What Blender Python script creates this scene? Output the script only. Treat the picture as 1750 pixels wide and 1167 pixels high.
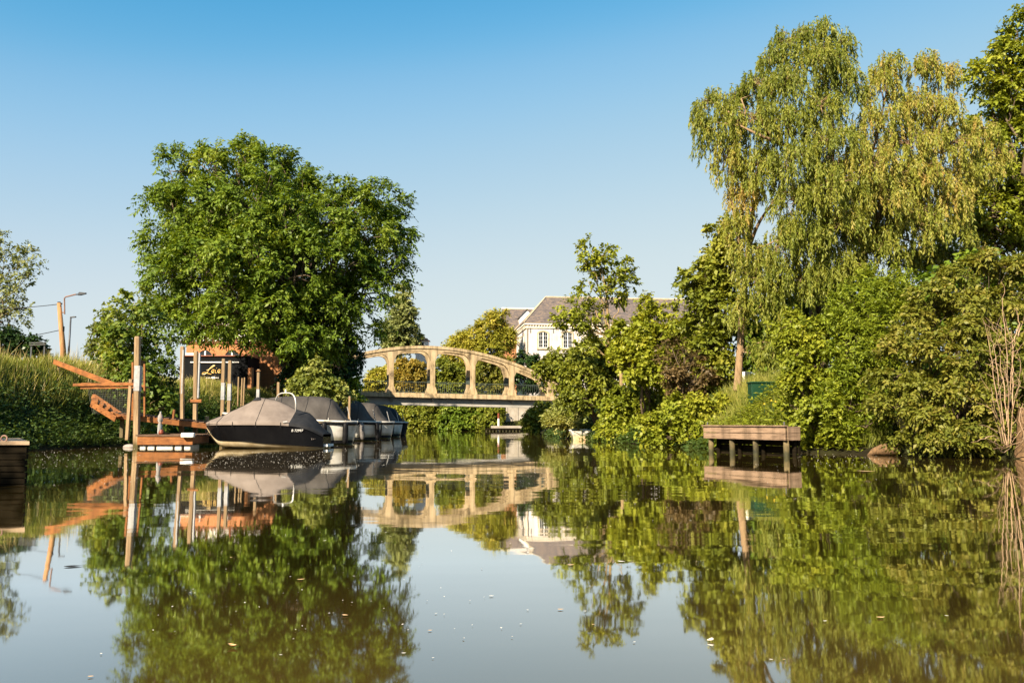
import bpy, math
import numpy as np
from mathutils import Vector, Matrix

scene = bpy.context.scene
COL = scene.collection
R = math.radians
for o in list(bpy.data.objects):
    bpy.data.objects.remove(o)

# ------------------------------------------------------------------ camera
F, CX, CY, PITCH, EYE = 1460.0, 875.0, 583.5, R(5.44), 0.85
cam = bpy.data.cameras.new('camera')
cam.sensor_width = 36.0
cam.lens = 36.0 * F / 1750.0
cam.clip_start, cam.clip_end = 0.1, 6000
cam_o = bpy.data.objects.new('camera', cam)
COL.objects.link(cam_o)
cam_o.location = (0, 0, EYE)
cam_o.rotation_euler = (R(90) + PITCH, 0, 0)
scene.camera = cam_o

# ------------------------------------------------------------------ sky and sun
SUN_AZ, SUN_EL = R(216.0), R(35.0)
world = bpy.data.worlds.new('World')
scene.world = world
world.use_nodes = True
wn = world.node_tree.nodes
sky = wn.new('ShaderNodeTexSky')
sky.sky_type = 'NISHITA'
sky.sun_disc = False
sky.sun_elevation = SUN_EL
sky.sun_rotation = SUN_AZ
sky.altitude = 0
sky.air_density = 1.0
sky.dust_density = 0.5
sky.ozone_density = 1.0
wn['Background'].inputs[1].default_value = 0.1
# the camera's soft highlight response, applied alike to the whole sky
wl = world.node_tree.links
k_in = wn.new('ShaderNodeVectorMath'); k_in.operation = 'SCALE'; k_in.inputs['Scale'].default_value = 0.1
k_cv = wn.new('ShaderNodeRGBCurve')
k_out = wn.new('ShaderNodeVectorMath'); k_out.operation = 'SCALE'; k_out.inputs['Scale'].default_value = 8.58
for ci, pts in enumerate(([(0, 0), (.095, .014), (.127, .051), (.157, .118), (.216, .198), (.304, .265), (.41, .299), (.7, .33), (1, .42)],
                          [(0, 0), (.15, .115), (.206, .187), (.255, .243), (.333, .286), (.451, .324), (.569, .344), (.75, .36), (1, .42)],
                          [(0, 0), (.2, .20), (.343, .322), (.40, .350), (.50, .354), (.608, .356), (.70, .358), (1, .40)])):
    cv = k_cv.mapping.curves[ci]
    while len(cv.points) < len(pts):
        cv.points.new(0.5, 0.5)
    for q, (a_, b_) in zip(cv.points, pts):
        q.location = (a_, b_); q.handle_type = 'AUTO'
k_cv.mapping.update()
wl.new(sky.outputs[0], k_in.inputs[0]); wl.new(k_in.outputs[0], k_cv.inputs['Color'])
wl.new(k_cv.outputs[0], k_out.inputs[0]); wl.new(k_out.outputs[0], wn['Background'].inputs[0])
sun = bpy.data.lights.new('sun', 'SUN')
sun.energy = 5.0
sun.angle = R(0.55)
sun.color = (1.0, 0.85, 0.64)
sun_o = bpy.data.objects.new('sun', sun)
COL.objects.link(sun_o)
sd = Vector((math.sin(SUN_AZ) * math.cos(SUN_EL), math.cos(SUN_AZ) * math.cos(SUN_EL), math.sin(SUN_EL)))
sun_o.rotation_euler = sd.to_track_quat('Z', 'Y').to_euler()
sun_o.location = sd * 60

vs = scene.view_settings
vs.view_transform = 'Standard'
vs.look = 'None'
vs.exposure = 1.42
vs.gamma = 1.0
vs.use_curve_mapping = False
scene.render.engine = 'CYCLES'
scene.cycles.max_bounces = 7
scene.cycles.diffuse_bounces = 3
scene.cycles.glossy_bounces = 3
scene.cycles.transmission_bounces = 5
scene.cycles.transparent_max_bounces = 6
scene.cycles.caustics_reflective = False
scene.cycles.caustics_refractive = False

# ------------------------------------------------------------------ helpers
def at(px, py, d):
    """World point seen at a photo position, at its own distance d along +Y."""
    u, v = (px - CX) / F, (CY - py) / F
    y = math.cos(PITCH) - v * math.sin(PITCH)
    z = math.sin(PITCH) + v * math.cos(PITCH)
    s = d / y
    return Vector((u * s, d, EYE + z * s))

def tag(o, label=None, cat=None, group=None, kind=None):
    if label: o['label'] = label
    if cat: o['category'] = cat
    if group: o['group'] = group
    if kind: o['kind'] = kind
    return o

def thing(name, loc, label, cat, group=None, rz=0.0):
    o = bpy.data.objects.new(name, None)
    COL.objects.link(o)
    o.location = loc
    o.rotation_euler = (0, 0, rz)
    o.empty_display_size = 0.2
    return tag(o, label, cat, group)

def root_of(o):
    while o.parent is not None:
        o = o.parent
    return o

def link(name, me, parent):
    o = bpy.data.objects.new(name, me)
    COL.objects.link(o)
    if parent is not None:
        o.parent = parent
    return o

class MB:
    """Collects polygons, then builds ONE mesh object."""
    def __init__(self):
        self.v, self.f = [], []
    def add(self, vs_, fs_):
        b = len(self.v)
        self.v.extend(tuple(p) for p in vs_)
        self.f.extend(tuple(b + i for i in f) for f in fs_)
        return self
    def box(self, lo, hi):
        x0, y0, z0 = lo; x1, y1, z1 = hi
        return self.add([(x0,y0,z0),(x1,y0,z0),(x1,y1,z0),(x0,y1,z0),(x0,y0,z1),(x1,y0,z1),(x1,y1,z1),(x0,y1,z1)],
                        [(3,2,1,0),(4,5,6,7),(0,1,5,4),(1,2,6,5),(2,3,7,6),(3,0,4,7)])
    def beam(self, a, b, w, h, up=(0, 0, 1)):
        """Square-cut timber from a to b: w across, h along up."""
        a, b = Vector(a), Vector(b)
        t = (b - a).normalized()
        u = Vector(up)
        s = t.cross(u)
        if s.length < 1e-4:
            s = t.cross(Vector((0, 1, 0)))
        s.normalize()
        u = s.cross(t).normalized()
        s, u = s * w / 2, u * h / 2
        return self.add([a-s-u, a+s-u, a+s+u, a-s+u, b-s-u, b+s-u, b+s+u, b-s+u],
                        [(3,2,1,0),(4,5,6,7),(0,1,5,4),(1,2,6,5),(2,3,7,6),(3,0,4,7)])
    def tube(self, pts, rad, n=8, cap=True):
        pts = [Vector(p) for p in pts]
        if not hasattr(rad, '__len__'):
            rad = [rad] * len(pts)
        rings, prev = [], None
        for i, p in enumerate(pts):
            t = (pts[min(i+1, len(pts)-1)] - pts[max(i-1, 0)])
            t = t.normalized() if t.length > 1e-9 else Vector((0, 0, 1))
            if prev is None:
                a = t.orthogonal().normalized()
            else:
                a = prev - t * prev.dot(t)
                a = a.normalized() if a.length > 1e-6 else t.orthogonal().normalized()
            prev = a
            b = t.cross(a)
            rings.append([p + (a * math.cos(2*math.pi*k/n) + b * math.sin(2*math.pi*k/n)) * rad[i] for k in range(n)])
        vs_ = [q for r in rings for q in r]
        fs_ = []
        for i in range(len(pts) - 1):
            for k in range(n):
                k2 = (k + 1) % n
                fs_.append((i*n+k, i*n+k2, (i+1)*n+k2, (i+1)*n+k))
        if cap:
            fs_.append(tuple(reversed(range(n))))
            fs_.append(tuple((len(pts)-1)*n + k for k in range(n)))
        return self.add(vs_, fs_)
    def grid(self, rows, close=False):
        """Loft through rows of points."""
        n = len(rows[0])
        vs_ = [p for r in rows for p in r]
        fs_ = []
        for i in range(len(rows) - 1):
            for k in range(n if close else n - 1):
                k2 = (k + 1) % n
                fs_.append((i*n+k, i*n+k2, (i+1)*n+k2, (i+1)*n+k))
        return self.add(vs_, fs_)
    def extrude(self, poly, vec):
        """Prism: poly (3D points) moved along vec, with both caps."""
        n = len(poly); vec = Vector(vec)
        vs_ = [Vector(p) for p in poly] + [Vector(p) + vec for p in poly]
        fs_ = [tuple(range(n)), tuple(reversed(range(n, 2*n)))]
        fs_ += [(i, (i+1) % n + 0, n + (i+1) % n, n + i)[::-1] for i in range(n)]
        return self.add(vs_, fs_)
    def build(self, name, mat, parent=None, smooth=False, local=False, origin=None):
        me = bpy.data.meshes.new(name)
        off = Vector((0, 0, 0))
        if not local:
            if parent is not None:
                off = root_of(parent).location.copy()
            elif origin is not None:
                off = Vector(origin)
        me.from_pydata([tuple(Vector(p) - off) for p in self.v], [], self.f)
        me.materials.append(mat)
        if smooth:
            me.polygons.foreach_set('use_smooth', [True] * len(me.polygons))
        me.update()
        import bmesh
        bm = bmesh.new(); bm.from_mesh(me)
        bmesh.ops.recalc_face_normals(bm, faces=bm.faces[:])
        bm.to_mesh(me); bm.free()
        o = link(name, me, parent)
        if parent is None:
            o.location = off
        return o

def bevel(o, w=0.01, seg=2):
    m = o.modifiers.new('bevel', 'BEVEL')
    m.width = w; m.segments = seg; m.limit_method = 'ANGLE'
    return o

# ------------------------------------------------------------------ materials
def new_mat(name):
    m = bpy.data.materials.new(name)
    m.use_nodes = True
    nt = m.node_tree
    return m, nt, nt.nodes['Principled BSDF']

def node(nt, typ, **kw):
    n = nt.nodes.new(typ)
    for k, v in kw.items():
        setattr(n, k, v)
    return n

def ramp(nt, cols, pos=None):
    r = nt.nodes.new('ShaderNodeValToRGB')
    el = r.color_ramp.elements
    pos = pos or [i / (len(cols) - 1) for i in range(len(cols))]
    while len(el) < len(cols):
        el.new(0.5)
    for e, c, p in zip(el, cols, pos):
        e.position = p
        e.color = (*c, 1)
    return r

def surf(name, c1, c2, scale=3.0, rough=0.7, stretch=(1, 1, 1), bump=0.15, bscale=None, detail=6.0, metal=0.0, spec=0.4, pos=None, c3=None, streak=0.0, wet=False):
    """Procedural surface: two or three tones of fractal noise plus fine relief."""
    m, nt, p = new_mat(name)
    tc = node(nt, 'ShaderNodeTexCoord')
    mp = node(nt, 'ShaderNodeMapping')
    mp.inputs['Scale'].default_value = stretch
    nt.links.new(tc.outputs['Object'], mp.inputs[0])
    nz = node(nt, 'ShaderNodeTexNoise')
    nz.inputs['Scale'].default_value = scale
    nz.inputs['Detail'].default_value = detail
    nz.inputs['Roughness'].default_value = 0.65
    nt.links.new(mp.outputs[0], nz.inputs['Vector'])
    cols = [c1, c2] + ([c3] if c3 else [])
    rp = ramp(nt, cols, pos or ([0.36, 0.66] if not c3 else [0.32, 0.5, 0.7]))
    nt.links.new(nz.outputs['Fac'], rp.inputs[0])
    col = rp.outputs[0]
    def times(sock, fac_sock):
        mxn = node(nt, 'ShaderNodeMix', data_type='RGBA', blend_type='MULTIPLY')
        mxn.inputs[0].default_value = 1.0
        nt.links.new(sock, mxn.inputs[6]); nt.links.new(fac_sock, mxn.inputs[7])
        return mxn.outputs[2]
    if streak:                                       # rain streaks and grime runs
        ms = node(nt, 'ShaderNodeMapping'); ms.inputs['Scale'].default_value = (2.6, 2.6, 0.22)
        nt.links.new(tc.outputs['Object'], ms.inputs[0])
        ns = node(nt, 'ShaderNodeTexNoise'); ns.inputs['Scale'].default_value = 1.6; ns.inputs['Detail'].default_value = 8
        nt.links.new(ms.outputs[0], ns.inputs['Vector'])
        lo = 1.0-streak
        rs = ramp(nt, [(lo, lo, lo*0.97), (1, 1, 1)], [0.36, 0.56])
        nt.links.new(ns.outputs['Fac'], rs.inputs[0])
        col = times(col, rs.outputs[0])
    if wet:                                          # dark algae band left by the water level
        ge = node(nt, 'ShaderNodeNewGeometry'); sx = node(nt, 'ShaderNodeSeparateXYZ')
        nt.links.new(ge.outputs['Position'], sx.inputs[0])
        an = node(nt, 'ShaderNodeMath', operation='MULTIPLY_ADD'); an.inputs[1].default_value = 0.22
        nt.links.new(nz.outputs['Fac'], an.inputs[0]); nt.links.new(sx.outputs['Z'], an.inputs[2])
        rw = ramp(nt, [(0.22, 0.27, 0.16), (0.55, 0.55, 0.45), (1, 1, 1)], [0.20, 0.30, 0.44])
        nt.links.new(an.outputs[0], rw.inputs[0])
        col = times(col, rw.outputs[0])
    nt.links.new(col, p.inputs['Base Color'])
    p.inputs['Roughness'].default_value = rough
    p.inputs['Metallic'].default_value = metal
    p.inputs['Specular IOR Level'].default_value = spec
    if bump:
        n2 = node(nt, 'ShaderNodeTexNoise')
        n2.inputs['Scale'].default_value = bscale or scale * 6
        n2.inputs['Detail'].default_value = 4
        nt.links.new(mp.outputs[0], n2.inputs['Vector'])
        bp = node(nt, 'ShaderNodeBump')
        bp.inputs['Strength'].default_value = bump
        bp.inputs['Distance'].default_value = 0.02
        nt.links.new(n2.outputs['Fac'], bp.inputs['Height'])
        nt.links.new(bp.outputs[0], p.inputs['Normal'])
    return m

def leafmat(name, cols, transl=0.27, rough=0.5, pos=None):
    """Leaf: colour varies from leaf to leaf (attribute tint); light passes through."""
    m, nt, p = new_mat(name)
    a = node(nt, 'ShaderNodeAttribute', attribute_name='tint')
    rp = ramp(nt, cols, pos)
    nt.links.new(a.outputs['Fac'], rp.inputs[0])
    nt.links.new(rp.outputs[0], p.inputs['Base Color'])
    p.inputs['Roughness'].default_value = rough
    p.inputs['Specular IOR Level'].default_value = 0.25
    tr = node(nt, 'ShaderNodeBsdfTranslucent')
    mixc = node(nt, 'ShaderNodeMix', data_type='RGBA', blend_type='MULTIPLY')
    mixc.inputs[0].default_value = 1.0
    mixc.inputs[7].default_value = (1.6, 1.45, 0.6, 1)
    nt.links.new(rp.outputs[0], mixc.inputs[6])
    nt.links.new(mixc.outputs[2], tr.inputs['Color'])
    mx = node(nt, 'ShaderNodeMixShader')
    mx.inputs[0].default_value = transl
    nt.links.new(p.outputs[0], mx.inputs[1])
    nt.links.new(tr.outputs[0], mx.inputs[2])
    nt.links.new(mx.outputs[0], nt.nodes['Material Output'].inputs[0])
    return m

M = {}
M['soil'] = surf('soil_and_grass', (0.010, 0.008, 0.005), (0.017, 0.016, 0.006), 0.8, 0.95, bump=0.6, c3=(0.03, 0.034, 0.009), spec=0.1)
M['lawn'] = surf('lawn', (0.10, 0.16, 0.02), (0.17, 0.22, 0.035), 1.5, 0.9, bump=0.4)
M['wood_orange'] = surf('orange_timber', (0.15, 0.05, 0.010), (0.27, 0.095, 0.02), 3.0, 0.75, (1, 1, 9), bump=0.4, c3=(0.36, 0.145, 0.035), streak=0.3)
M['wood_orange_h'] = surf('orange_timber_lengthwise', (0.13, 0.045, 0.010), (0.26, 0.092, 0.02), 2.6, 0.75, (1.2, 1.2, 10), bump=0.45, c3=(0.37, 0.15, 0.038), detail=10, streak=0.35)
M['wood_post'] = surf('pale_post_timber', (0.24, 0.15, 0.075), (0.42, 0.30, 0.175), 2.5, 0.85, (9, 9, 0.7), bump=0.5, detail=10, streak=0.35, wet=True)
M['wood_deck'] = surf('weathered_deck', (0.07, 0.04, 0.025), (0.17, 0.10, 0.06), 2.5, 0.85, (1, 7, 1), bump=0.4)
M['wood_grey'] = surf('brown_grey_jetty_board', (0.12, 0.078, 0.05), (0.27, 0.18, 0.117), 2.0, 0.85, (1.0, 1.0, 12), bump=0.55, c3=(0.34, 0.235, 0.158), detail=10, streak=0.4)
M['wood_pile'] = surf('wet_pile', (0.05, 0.04, 0.018), (0.20, 0.15, 0.07), 4.0, 0.8, (1, 1, 0.6), bump=0.5, detail=9, wet=True)
M['wood_dark'] = surf('dark_shade_toned_board', (0.006, 0.005, 0.003), (0.016, 0.012, 0.007), 3.0, 0.9, (1, 1, 8), bump=0.4, spec=0.04)  # near-black includes the shade on the quay front and below the jetty
M['wood_quaytop'] = surf('quay_plank', (0.22, 0.15, 0.09), (0.42, 0.31, 0.2), 3.0, 0.8, (1, 8, 1), bump=0.4)
M['sleeve'] = surf('galvanised_sleeve', (0.30, 0.30, 0.31), (0.48, 0.48, 0.49), 7.0, 0.55, bump=0.2, streak=0.3)
M['concrete'] = surf('warm_concrete', (0.09, 0.062, 0.036), (0.40, 0.298, 0.165), 1.7, 0.85, (1, 1, 0.55), bump=0.45, bscale=16, c3=(0.52, 0.395, 0.245), detail=12, pos=[0.30, 0.43, 0.66], streak=0.45)
M['concrete_grey'] = surf('grey_concrete', (0.24, 0.21, 0.17), (0.40, 0.36, 0.31), 0.9, 0.85, bump=0.3, detail=10, bscale=12)
M['steel'] = surf('grey_girder_paint', (0.27, 0.255, 0.23), (0.36, 0.34, 0.31), 1.0, 0.6, bump=0.05)
M['rail'] = surf('dark_rail_paint', (0.035, 0.05, 0.045), (0.06, 0.08, 0.07), 4.0, 0.5, bump=0)
M['plaster'] = surf('pale_plaster', (0.50, 0.44, 0.42), (0.64, 0.58, 0.56), 0.7, 0.9, bump=0.1, c3=(0.69, 0.63, 0.61), detail=9, streak=0.16)
M['stone_trim'] = surf('sandstone_trim', (0.36, 0.29, 0.19), (0.52, 0.43, 0.30), 3.0, 0.85, bump=0.2)
M['cream_trim'] = surf('cream_cornice', (0.72, 0.63, 0.50), (0.82, 0.74, 0.62), 2.0, 0.8, bump=0.1)
M['slate'] = surf('mossy_slate', (0.06, 0.053, 0.055), (0.115, 0.093, 0.085), 2.2, 0.9, (1, 1, 1.6), bump=0.7, bscale=8, c3=(0.24, 0.17, 0.105), detail=12, pos=[0.33, 0.52, 0.72])
M['brick'] = None
M['white_paint'] = surf('white_paint', (0.72, 0.71, 0.68), (0.82, 0.81, 0.79), 3.0, 0.5, bump=0.03)
M['gelcoat'] = surf('white_hull', (0.46, 0.43, 0.37), (0.66, 0.64, 0.59), 1.6, 0.35, (1, 1, 3), bump=0.02, streak=0.3, wet=True)
M['cream_hull'] = surf('cream_bottom', (0.42, 0.33, 0.19), (0.66, 0.57, 0.40), 2.2, 0.45, bump=0.05)
M['black_hull'] = surf('black_hull', (0.004, 0.004, 0.005), (0.007, 0.007, 0.008), 2.0, 0.18, bump=0.0, spec=0.08)
M['cover_taupe'] = surf('taupe_boat_cover', (0.145, 0.118, 0.101), (0.215, 0.178, 0.153), 1.6, 0.9, bump=0.6, bscale=3.0, spec=0.1, detail=9)
M['cover_dark'] = surf('charcoal_and_shade_cover', (0.014, 0.0145, 0.016), (0.028, 0.029, 0.032), 2.0, 0.8, bump=0.5, bscale=3.5, spec=0.15)  # real black trim, plus the shaded end of the taupe cover
M['cover_grey'] = surf('grey_canopy', (0.045, 0.041, 0.038), (0.085, 0.077, 0.071), 1.5, 0.88, (1, 1, .5), bump=0.7, bscale=3, spec=0.12, detail=9)
M['rubber'] = surf('black_rubber', (0.005, 0.005, 0.006), (0.012, 0.012, 0.013), 4.0, 0.5, bump=0.05, spec=0.1)
M['fender_grey'] = surf('grey_fender', (0.10, 0.09, 0.085), (0.17, 0.155, 0.15), 3.0, 0.4, bump=0.03)
M['chrome'] = surf('polished_tube', (0.48, 0.46, 0.43), (0.60, 0.58, 0.55), 3.0, 0.28, bump=0, metal=0.35)
M['rope'] = surf('rope', (0.13, 0.085, 0.04), (0.36, 0.27, 0.15), 60.0, 0.9, (1, 1, 1), bump=0.5)
M['bark'] = surf('bark', (0.07, 0.05, 0.032), (0.17, 0.125, 0.08), 4.0, 0.95, (3, 3, 0.6), bump=0.8)
M['bark_pale'] = surf('pale_willow_bark', (0.15, 0.095, 0.05), (0.33, 0.225, 0.125), 3.5, 0.95, (3, 3, 0.7), bump=0.8)
M['bark_young'] = surf('young_bark', (0.17, 0.12, 0.06), (0.36, 0.26, 0.13), 5.0, 0.9, (3, 3, 0.6), bump=0.5)
M['dead_twig'] = surf('dry_twig', (0.25, 0.16, 0.09), (0.46, 0.32, 0.20), 5.0, 0.9, bump=0.3)
M['pole_wood'] = surf('utility_pole_wood', (0.25, 0.12, 0.045), (0.42, 0.23, 0.10), 3.0, 0.85, (6, 6, 0.5), bump=0.4)
M['lamp_metal'] = surf('grey_lamp_metal', (0.055, 0.06, 0.07), (0.09, 0.095, 0.105), 3.0, 0.45, bump=0, metal=0.3)
M['lamp_rust'] = surf('rusty_lamp_arm', (0.17, 0.09, 0.06), (0.27, 0.16, 0.12), 5.0, 0.7, bump=0.1)
M['cable'] = surf('black_cable', (0.015, 0.016, 0.02), (0.03, 0.03, 0.035), 3.0, 0.6, bump=0)
M['black_panel'] = surf('black_cladding', (0.004, 0.005, 0.006), (0.008, 0.009, 0.011), 2.0, 0.8, bump=0.05, spec=0.1)
M['gold'] = surf('gold_lettering', (0.62, 0.40, 0.10), (0.78, 0.54, 0.18), 4.0, 0.35, bump=0)
M['timber_frame'] = surf('red_brown_timber', (0.19, 0.06, 0.035), (0.28, 0.10, 0.055), 3.0, 0.7, bump=0.2)
M['green_metal'] = surf('dark_green_metal', (0.004, 0.030, 0.013), (0.007, 0.045, 0.020), 2.0, 0.45, bump=0.02)
M['red_paint'] = surf('red_brown_plastic', (0.14, 0.025, 0.012), (0.22, 0.05, 0.02), 5.0, 0.4, bump=0)
M['wire'] = surf('grey_wire', (0.10, 0.10, 0.095), (0.18, 0.18, 0.17), 8.0, 0.55, bump=0, metal=0.5)
M['float'] = surf('white_float', (0.50, 0.47, 0.40), (0.70, 0.68, 0.60), 4.0, 0.6, bump=0.1)
M['buoy'] = surf('weathered_buoy', (0.22, 0.19, 0.17), (0.34, 0.30, 0.27), 5.0, 0.7, bump=0.2)
M['log'] = surf('rotten_log', (0.06, 0.035, 0.016), (0.22, 0.13, 0.06), 4.0, 0.9, (3, 3, 3), bump=0.8)

def brick_mat():
    m, nt, p = new_mat('orange_brickwork')
    tc = node(nt, 'ShaderNodeTexCoord')
    mp = node(nt, 'ShaderNodeMapping')
    mp.inputs['Rotation'].default_value = (R(90), 0, 0)
    nt.links.new(tc.outputs['Object'], mp.inputs[0])
    b = node(nt, 'ShaderNodeTexBrick')
    b.inputs['Color1'].default_value = (0.47, 0.17, 0.05, 1)
    b.inputs['Color2'].default_value = (0.36, 0.12, 0.035, 1)
    b.inputs['Mortar'].default_value = (0.42, 0.27, 0.15, 1)
    b.inputs['Scale'].default_value = 1.0
    b.inputs['Brick Width'].default_value = 0.22
    b.inputs['Row Height'].default_value = 0.075
    b.inputs['Mortar Size'].default_value = 0.008
    nt.links.new(mp.outputs[0], b.inputs['Vector'])
    nt.links.new(b.outputs['Color'], p.inputs['Base Color'])
    bp = node(nt, 'ShaderNodeBump', invert=True)
    bp.inputs['Strength'].default_value = 0.4
    bp.inputs['Distance'].default_value = 0.01
    nt.links.new(b.outputs['Fac'], bp.inputs['Height'])
    nt.links.new(bp.outputs[0], p.inputs['Normal'])
    p.inputs['Roughness'].default_value = 0.85
    return m
M['brick'] = brick_mat()

def glass_mat(name, base=(0.02, 0.025, 0.03)):
    m, nt, p = new_mat(name)
    p.inputs['Base Color'].default_value = (*base, 1)
    p.inputs['Roughness'].default_value = 0.12
    p.inputs['Specular IOR Level'].default_value = 0.3
    tc = node(nt, 'ShaderNodeTexCoord'); nz = node(nt, 'ShaderNodeTexNoise'); nz.inputs['Scale'].default_value = 1.2
    bp = node(nt, 'ShaderNodeBump'); bp.inputs['Strength'].default_value = 0.06
    nt.links.new(tc.outputs['Object'], nz.inputs['Vector']); nt.links.new(nz.outputs['Fac'], bp.inputs['Height'])
    nt.links.new(bp.outputs[0], p.inputs['Normal'])
    return m
M['glass'] = glass_mat('window_glass')
def clear_mat():
    m, nt, p = new_mat('clear_glass')
    p.inputs['Base Color'].default_value = (0.92, 0.95, 0.95, 1)
    p.inputs['Roughness'].default_value = 0.05
    p.inputs['Transmission Weight'].default_value = 0.75
    p.inputs['IOR'].default_value = 1.3
    return m
M['clear'] = clear_mat()

def water_mat():
    """Still, silty river: a brown body under a mirror with faint ripples."""
    m, nt, p = new_mat('silty_river_water')
    tc = node(nt, 'ShaderNodeTexCoord')
    nb = node(nt, 'ShaderNodeTexNoise'); nb.inputs['Scale'].default_value = 0.15
    nt.links.new(tc.outputs['Object'], nb.inputs['Vector'])
    rp = ramp(nt, [(0.060, 0.041, 0.009), (0.082, 0.056, 0.015)], [0.35, 0.65])
    nt.links.new(nb.outputs['Fac'], rp.inputs[0])
    nt.links.new(rp.outputs[0], p.inputs['Base Color'])
    p.inputs['Roughness'].default_value = 0.012
    p.inputs['IOR'].default_value = 1.33
    mk = node(nt, 'ShaderNodeTexNoise'); mk.inputs['Scale'].default_value = 0.13; mk.inputs['Detail'].default_value = 3.0
    nt.links.new(tc.outputs['Object'], mk.inputs['Vector'])
    mr = node(nt, 'ShaderNodeMapRange'); mr.inputs[1].default_value = 0.38; mr.inputs[2].default_value = 0.66
    mr.inputs[3].default_value = 0.22; mr.inputs[4].default_value = 1.7
    nt.links.new(mk.outputs['Fac'], mr.inputs[0])
    def layer(scale, stretch, amp, detail):
        """Ripple slopes: calmer and livelier patches of small waves."""
        mp = node(nt, 'ShaderNodeMapping'); mp.inputs['Scale'].default_value = stretch
        nt.links.new(tc.outputs['Object'], mp.inputs[0])
        nz = node(nt, 'ShaderNodeTexNoise'); nz.inputs['Scale'].default_value = scale
        nz.inputs['Detail'].default_value = detail; nz.inputs['Roughness'].default_value = 0.5
        nt.links.new(mp.outputs[0], nz.inputs['Vector'])
        sb = node(nt, 'ShaderNodeVectorMath', operation='SUBTRACT'); sb.inputs[1].default_value = (0.5, 0.5, 0.5)
        nt.links.new(nz.outputs['Color'], sb.inputs[0])
        ma = node(nt, 'ShaderNodeVectorMath', operation='MULTIPLY'); ma.inputs[1].default_value = (amp*0.6, amp, 0.0)
        nt.links.new(sb.outputs[0], ma.inputs[0])
        return ma
    l1 = layer(0.8, (0.5, 1.0, 1.0), 0.016, 1.0)
    l2 = layer(5.0, (0.45, 1.0, 1.0), 0.011, 1.0)
    ad = node(nt, 'ShaderNodeVectorMath', operation='ADD'); nt.links.new(l1.outputs[0], ad.inputs[0]); nt.links.new(l2.outputs[0], ad.inputs[1])
    scl = node(nt, 'ShaderNodeVectorMath', operation='SCALE'); nt.links.new(ad.outputs[0], scl.inputs[0]); nt.links.new(mr.outputs[0], scl.inputs['Scale'])
    upv = node(nt, 'ShaderNodeVectorMath', operation='ADD'); upv.inputs[1].default_value = (0, 0, 1)
    nt.links.new(scl.outputs[0], upv.inputs[0])
    b2 = node(nt, 'ShaderNodeVectorMath', operation='NORMALIZE'); nt.links.new(upv.outputs[0], b2.inputs[0])
    gl = node(nt, 'ShaderNodeBsdfGlossy'); gl.inputs['Roughness'].default_value = 0.03
    gl.inputs['Color'].default_value = (0.97, 0.97, 0.95, 1)
    nt.links.new(b2.outputs[0], gl.inputs['Normal'])
    fr = node(nt, 'ShaderNodeFresnel'); fr.inputs['IOR'].default_value = 1.33
    nt.links.new(b2.outputs[0], fr.inputs['Normal'])
    ml = node(nt, 'ShaderNodeMath', operation='MULTIPLY', use_clamp=True); ml.inputs[1].default_value = 2.45
    nt.links.new(fr.outputs[0], ml.inputs[0])
    mn = node(nt, 'ShaderNodeMath', operation='MINIMUM'); mn.inputs[1].default_value = 0.93
    nt.links.new(ml.outputs[0], mn.inputs[0])
    p.inputs['Specular IOR Level'].default_value = 0.0
    p.inputs['Roughness'].default_value = 0.9
    mx = node(nt, 'ShaderNodeMixShader')
    nt.links.new(mn.outputs[0], mx.inputs[0]); nt.links.new(p.outputs[0], mx.inputs[1]); nt.links.new(gl.outputs[0], mx.inputs[2])
    nt.links.new(mx.outputs[0], nt.nodes['Material Output'].inputs[0])
    return m
M['water'] = water_mat()

LM = {}
LM['ash'] = leafmat('ash_leaf', [(0.055, 0.100, 0.009), (0.125, 0.190, 0.017), (0.25, 0.29, 0.030)])
LM['ivy'] = leafmat('ivy_leaf', [(0.014, 0.034, 0.010), (0.030, 0.062, 0.014), (0.060, 0.105, 0.020)], 0.15, 0.38)
LM['maple'] = leafmat('maple_leaf', [(0.055, 0.090, 0.014), (0.110, 0.165, 0.022), (0.27, 0.29, 0.035)])
LM['bright'] = leafmat('bright_leaf', [(0.090, 0.122, 0.009), (0.200, 0.232, 0.018), (0.34, 0.335, 0.035)])
LM['lime'] = leafmat('lime_leaf', [(0.085, 0.128, 0.008), (0.180, 0.225, 0.016), (0.31, 0.33, 0.03)])
LM['mid'] = leafmat('mid_leaf', [(0.075, 0.100, 0.011), (0.168, 0.195, 0.020), (0.30, 0.29, 0.04)])
LM['pale'] = leafmat('pale_leaf', [(0.095, 0.125, 0.025), (0.19, 0.22, 0.04), (0.38, 0.37, 0.12)])
LM['dogwood'] = leafmat('dogwood_leaf', [(0.068, 0.092, 0.012), (0.165, 0.175, 0.022), (0.30, 0.235, 0.055)], 0.28, pos=[0.1, 0.55, 0.95])
LM['willow'] = leafmat('willow_leaf', [(0.130, 0.165, 0.022), (0.26, 0.275, 0.042), (0.38, 0.285, 0.08), (0.45, 0.24, 0.07)], 0.35, pos=[0.0, 0.4, 0.75, 1.0])
LM['brown'] = leafmat('withered_leaf', [(0.055, 0.045, 0.016), (0.115, 0.080, 0.032), (0.20, 0.135, 0.055)], 0.2)
LM['yellow'] = leafmat('yellow_green_leaf', [(0.15, 0.165, 0.016), (0.31, 0.30, 0.036), (0.48, 0.38, 0.07)])
LM['orange'] = leafmat('ochre_leaf', [(0.13, 0.125, 0.016), (0.25, 0.195, 0.03), (0.37, 0.24, 0.04)])
LM['grey'] = leafmat('grey_green_leaf', [(0.10, 0.130, 0.034), (0.20, 0.225, 0.070), (0.34, 0.34, 0.14)])
LM['grass'] = leafmat('tall_grass', [(0.075, 0.105, 0.012), (0.20, 0.225, 0.035), (0.42, 0.36, 0.11)], 0.3, pos=[0, .5, 1])
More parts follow.
